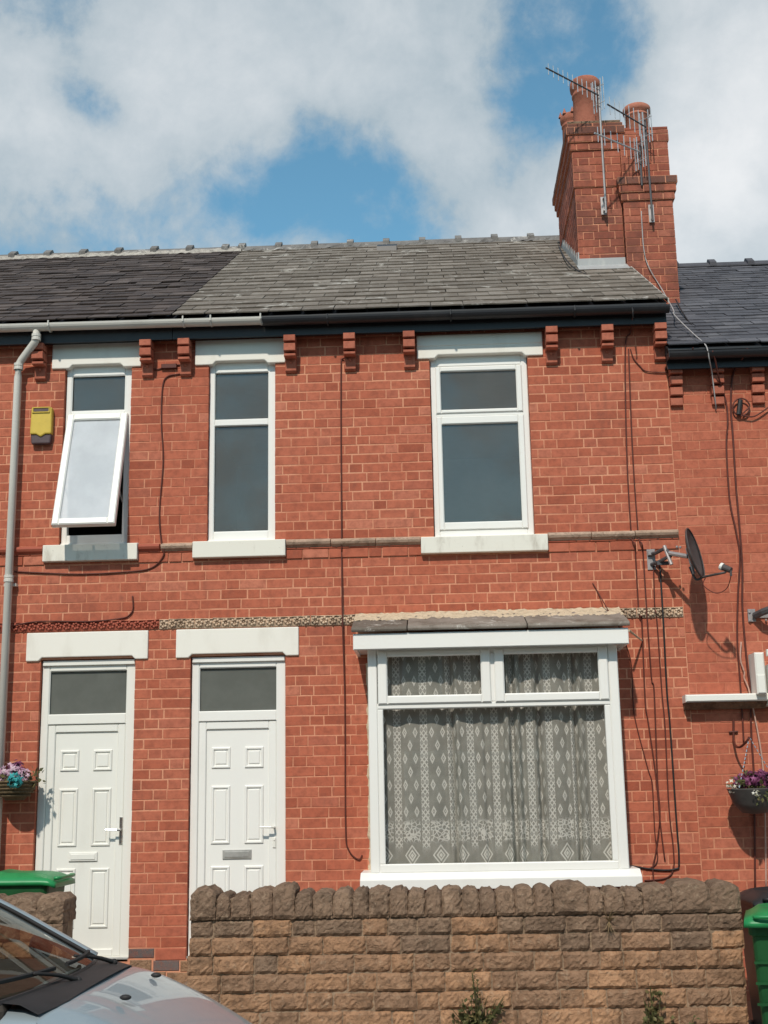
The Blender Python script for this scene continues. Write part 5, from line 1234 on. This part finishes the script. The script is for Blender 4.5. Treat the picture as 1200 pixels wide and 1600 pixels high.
# ================================================================== CAR
def make_car():
    t = thing('parked_car', (-1.40, -5.42, -0.078), 'silver hatchback parked at the kerb, bonnet and windscreen in view', 'car')
    WLOC[t] = Vector((0, 0, 0))
    ST = [(0.86, .30, .36, .24), (0.85, .46, .47, .24), (0.79, .60, .55, .22), (0.69, .69, .64, .2), (0.53, .745, .745, .2), (0.34, .785, .852, .2), (0.17, .805, .928, .2), (0.03, .815, .985, .2), (-0.10, .82, 1.0, .2), (-0.3, .825, .985, .2), (-0.6, .83, .965, .2), (-1.2, .84, .96, .2), (-1.9, .835, .97, .2), (-2.45, .80, .98, .22), (-2.66, .74, .94, .24), (-2.76, .66, .8, .26), (-2.80, .52, .58, .28)]
    secs = []
    for (x, w, zt, zb) in ST:
        bon = 1.0 if x > -0.15 else 0.4
        h = zt-zb
        half = [(0.0, zt), (0.30*w, zt-0.005*bon), (0.56*w, zt-0.016*bon), (0.76*w, zt-0.040*bon), (0.895*w, zt-0.085*bon-0.01), (0.965*w, zt-0.22*min(1, h/0.5)), (w, zt-0.38*min(1, h/0.6)), (0.995*w, zb+0.28*h), (0.97*w, zb+0.10*h), (0.90*w, zb), (0.5*w, zb-0.01)]
        secs.append([(x, -a, b) for a, b in reversed(half[1:])]+[(x, a, b) for a, b in half])
    n = len(secs[0]); mb = MB()
    # bonnet is its own panel: quads with x>-0.06 and near the top
    body = MB(); bonnet = MB(); allv = [v for s in secs for v in s]
    bf, of = [], []
    for i in range(len(secs)-1):
        for k in range(n-1):
            q = (i*n+k, (i+1)*n+k, (i+1)*n+k+1, i*n+k+1)
            top = 6 <= k <= n-8
            (bf if (2 <= i < 8 and top) else of).append(q)
        of.append((i*n+n-1, (i+1)*n+n-1, (i+1)*n, i*n))
    of.append(tuple(range(n))); of.append(tuple(len(secs)*n-1-k for k in range(n)))
    body.add(allv, of); bo = body.build('body', 'silver', t, smooth=True, recalc=True, sub=2)
    used = sorted({i for f in bf for i in f}); ix = {o: i for i, o in enumerate(used)}
    bonnet.add([(allv[i][0], allv[i][1], allv[i][2]+0.003) for i in used], [tuple(ix[i] for i in f) for f in bf]); bonn = bonnet.build('bonnet', 'silver', t, smooth=True, recalc=True, sub=2)
    for q in (0.29, -0.35):
        part('washer_jet', 'trim', bonn, lambda m: m.ball((0.13+(0.0 if q > 0 else 0.02), q, 0.957), 0.016, 8, 5, (1.5, 1, 0.7)), smooth=True)
    # greenhouse
    PR = [(-0.14, .995, .755, .13, .02), (-0.34, 1.11, .735, .12, .03), (-0.56, 1.23, .70, .10, .035), (-0.80, 1.345, .655, .07, .04), (-1.05, 1.43, .62, .03, .045), (-1.4, 1.475, .61, 0, .05), (-1.9, 1.465, .60, 0, .05), (-2.3, 1.405, .58, -.03, .05), (-2.52, 1.28, .62, -.06, .03), (-2.66, 1.06, .68, -.06, .02)]
    def P(i, v):
        x, z, w, dx, dz = PR[i]; return Vector((x-dx*v*v, w*v, z-dz*v*v))
    V = [-1, -.93, -.75, -.5, -.25, 0, .25, .5, .75, .93, 1]
    def sheet(i0, i1, vlist, name, mat, lift=0.0, th=True):
        m_ = MB(); nv = len(vlist)
        m_.add([P(i, v)+Vector((0, 0, lift)) for i in range(i0, i1+1) for v in vlist], [((i*nv+k), (i*nv+k+1), ((i+1)*nv+k+1), ((i+1)*nv+k)) for i in range(i1-i0) for k in range(nv-1)])
        return m_.build(name, mat, t, smooth=True)
    ws = sheet(0, 3, V[1:-1], 'windscreen', 'glass_car', 0.004)
    sheet(3, 7, V, 'roof_panel', 'silver', 0.006); sheet(7, 9, V[1:-1], 'rear_window', 'glass_car')
    part('windscreen_band', 'trim', ws, lambda m: m.tube([P(3, v)+Vector((0.01, 0, 0.0)) for v in V[1:-1]], 0.018, 6))
    part('windscreen_seal', 'trim', ws, lambda m: m.tube([P(0, v)+Vector((0.0, 0, 0.004)) for v in V[1:-1]], 0.014, 6))
    for s in (-1, 1):
        path = [P(i, s*0.965) for i in range(10)]
        part('pillar', 'silver', t, lambda m: m.tube([p+Vector((0, 0, 0.0)) for p in path], 0.034, 8, smooth_steps=3), smooth=True)
        part('pillar_trim', 'trim', t, lambda m: m.tube([P(i, s*0.925)+Vector((0, 0, 0.012)) for i in range(4)], 0.010, 6, smooth_steps=3), smooth=True)
        belt = lambda x: Vector((x, s*0.80, 0.955))
        def side(m, a, b):
            top = [P(i, s*0.99) for i in range(a, b+1)]; bot = [belt(p.x) for p in top]; k = len(top)
            m.add(top+bot, [(i, i+1, k+i+1, k+i) for i in range(k-1)])
        part('side_window', 'glass_car', t, lambda m: side(m, 1, 5)); part('side_window', 'glass_car', t, lambda m: side(m, 5, 8))
        part('door_pillar', 'trim', t, lambda m: m.tube([P(5, s*0.99), belt(-1.4)], 0.03, 6))
        part('waist_trim', 'trim', t, lambda m: m.tube([belt(-0.35)+Vector((0, s*0.008, 0)), belt(-2.4)+Vector((0, s*0.008, 0))], 0.014, 6))
        part('mirror', 'trim', t, lambda m: (m.ball((-0.58, s*0.93, 1.02), 0.085, 12, 8, (0.65, 1.0, 0.85)), m.tube([(-0.55, s*0.80, 0.97), (-0.57, s*0.90, 1.0)], 0.02, 6)), smooth=True)
        hl = part('headlight', 'lamp', t, lambda m: m.ball((0.58, s*0.585, 0.610), 0.10, 14, 9, (1.25, 0.75, 0.5)), smooth=True)
        for xw in (0.22, -2.15):
            wh = part('wheel', 'rubber', t, lambda m: m.tube([(xw, s*0.66, 0.29), (xw, s*0.84, 0.29)], 0.29, 28))
            part('rim', 'alu', wh, lambda m: m.tube([(xw, s*0.80, 0.29), (xw, s*0.848, 0.29)], 0.19, 20))
            part('wheel_arch', 'trim', t, lambda m: m.tube([(xw+0.34*math.cos(a), s*0.825, 0.29+0.34*math.sin(a)) for a in [math.pi*k/14 for k in range(15)]], 0.022, 6))
    # scuttle panel between bonnet and glass
    sc = MB(); vs = []
    for k in range(17):
        v = -0.88+1.76*k/16; y = 0.775*v; xb = 0.005-0.07*v*v-0.10*max(0, abs(v)-0.72)/0.23*0.6
        a = P(0, v*0.97); vs += [(a.x-0.03, y*0.98, a.z+0.010), ((a.x+xb)/2, y*0.99, 1.004-0.03*v*v), (xb, y, 0.998-0.050*v*v-0.02*v**4)]
    sc.add(vs, [(3*k+j, 3*k+3+j, 3*k+4+j, 3*k+1+j) for k in range(16) for j in (0, 1)])
    scu = sc.build('scuttle', 'trim', t, smooth=True)
    for (y0, y1) in ((0.40, -0.10), (-0.18, -0.66)):
        pv = Vector((-0.085, y0, 1.000)); wp = part('wiper', 'trim', t, lambda m: (m.ball(pv, 0.016, 10, 6), m.tube([pv, Vector((-0.14, y0-0.09, 1.032)), Vector((-0.195, (y0+y1)/2, 1.058))], [0.011, 0.007], 6, smooth_steps=3)), smooth=True)
        part('wiper_blade', 'rubber', wp, lambda m: m.tube([Vector((-0.185-0.16*(yy/0.75)**2+0.03, yy, 1.043+0.01)) for yy in (y0-0.05, y0-0.15, (y0+y1)/2, y1+0.1, y1)], 0.010, 5, smooth_steps=3))
    # cabin
    part('dashboard', 'cabin', t, lambda m: m.prismx([(-0.72, 0.9), (0.72, 0.9), (0.70, 0.99), (-0.70, 0.99)], -0.75, -0.22), recalc=True, bevel=0.03)
    for s in (-0.36, 0.36):
        st = part('seat', 'cabin', t, lambda m: m.prism([(-1.55, 0.5), (-1.35, 0.5), (-1.42, 0.9), (-1.50, 1.15), (-1.62, 1.15), (-1.63, 0.8)], s-0.23, s+0.23), recalc=True, bevel=0.05)
        part('headrest', 'cabin', st, lambda m: m.ball((-1.56, s, 1.25), 0.12, 12, 8, (0.5, 1.1, 0.8)), smooth=True)
    part('steering_wheel', 'cabin', t, lambda m: m.tube([(-0.80+0.07*math.sin(a), -0.36+0.18*math.cos(a), 0.98+0.17*math.sin(a)) for a in [2*math.pi*k/20 for k in range(21)]], 0.014, 6))
    part('cabin_floor', 'cabin', t, lambda m: m.box(-2.5, -0.2, -0.72, 0.72, 0.45, 0.5))
    part('number_plate', 'upvc', t, lambda m: m.box(0.86, 0.868, -0.26, 0.26, 0.34, 0.45))
make_car()

# ================================================================== TERRACE ACROSS THE STREET (seen mirrored in the glass and car paint)
def opposite():
    t = thing('terraced_house', (0, -18.5, 0), 'shaded brick terrace across the street, seen mirrored in the bay window', 'house')
    part('wall', 'brick', t, lambda m: m.box(-16, 16, -26, -18.5, -0.1, 5.6))
    part('roof', 'slate_left', t, lambda m: m.prismx([(-18.2, 5.6), (-22.2, 8.1), (-26.2, 5.6)], -16.2, 16.2), recalc=True)
    for k in range(7):
        x = -14+4.4*k
        for (a, b, c, d) in ((x, x+0.9, 3.7, 5.2), (x+1.9, x+2.6, 3.7, 5.2), (x, x+1.6, 0.9, 2.6)):
            f = part('window', 'upvc', t, lambda m: m.box(a, b, -18.5, -18.46, c, d)); part('pane', 'glass', f, lambda m: m.box(a+0.08, b-0.08, -18.46, -18.45, c+0.08, d-0.08))
        part('door', 'trim', t, lambda m: m.box(x+2.0, x+2.85, -18.5, -18.45, 0.1, 2.3)); part('lintel', 'masonry', t, lambda m: m.box(x+1.9, x+2.95, -18.5, -18.44, 2.35, 2.6))
opposite()
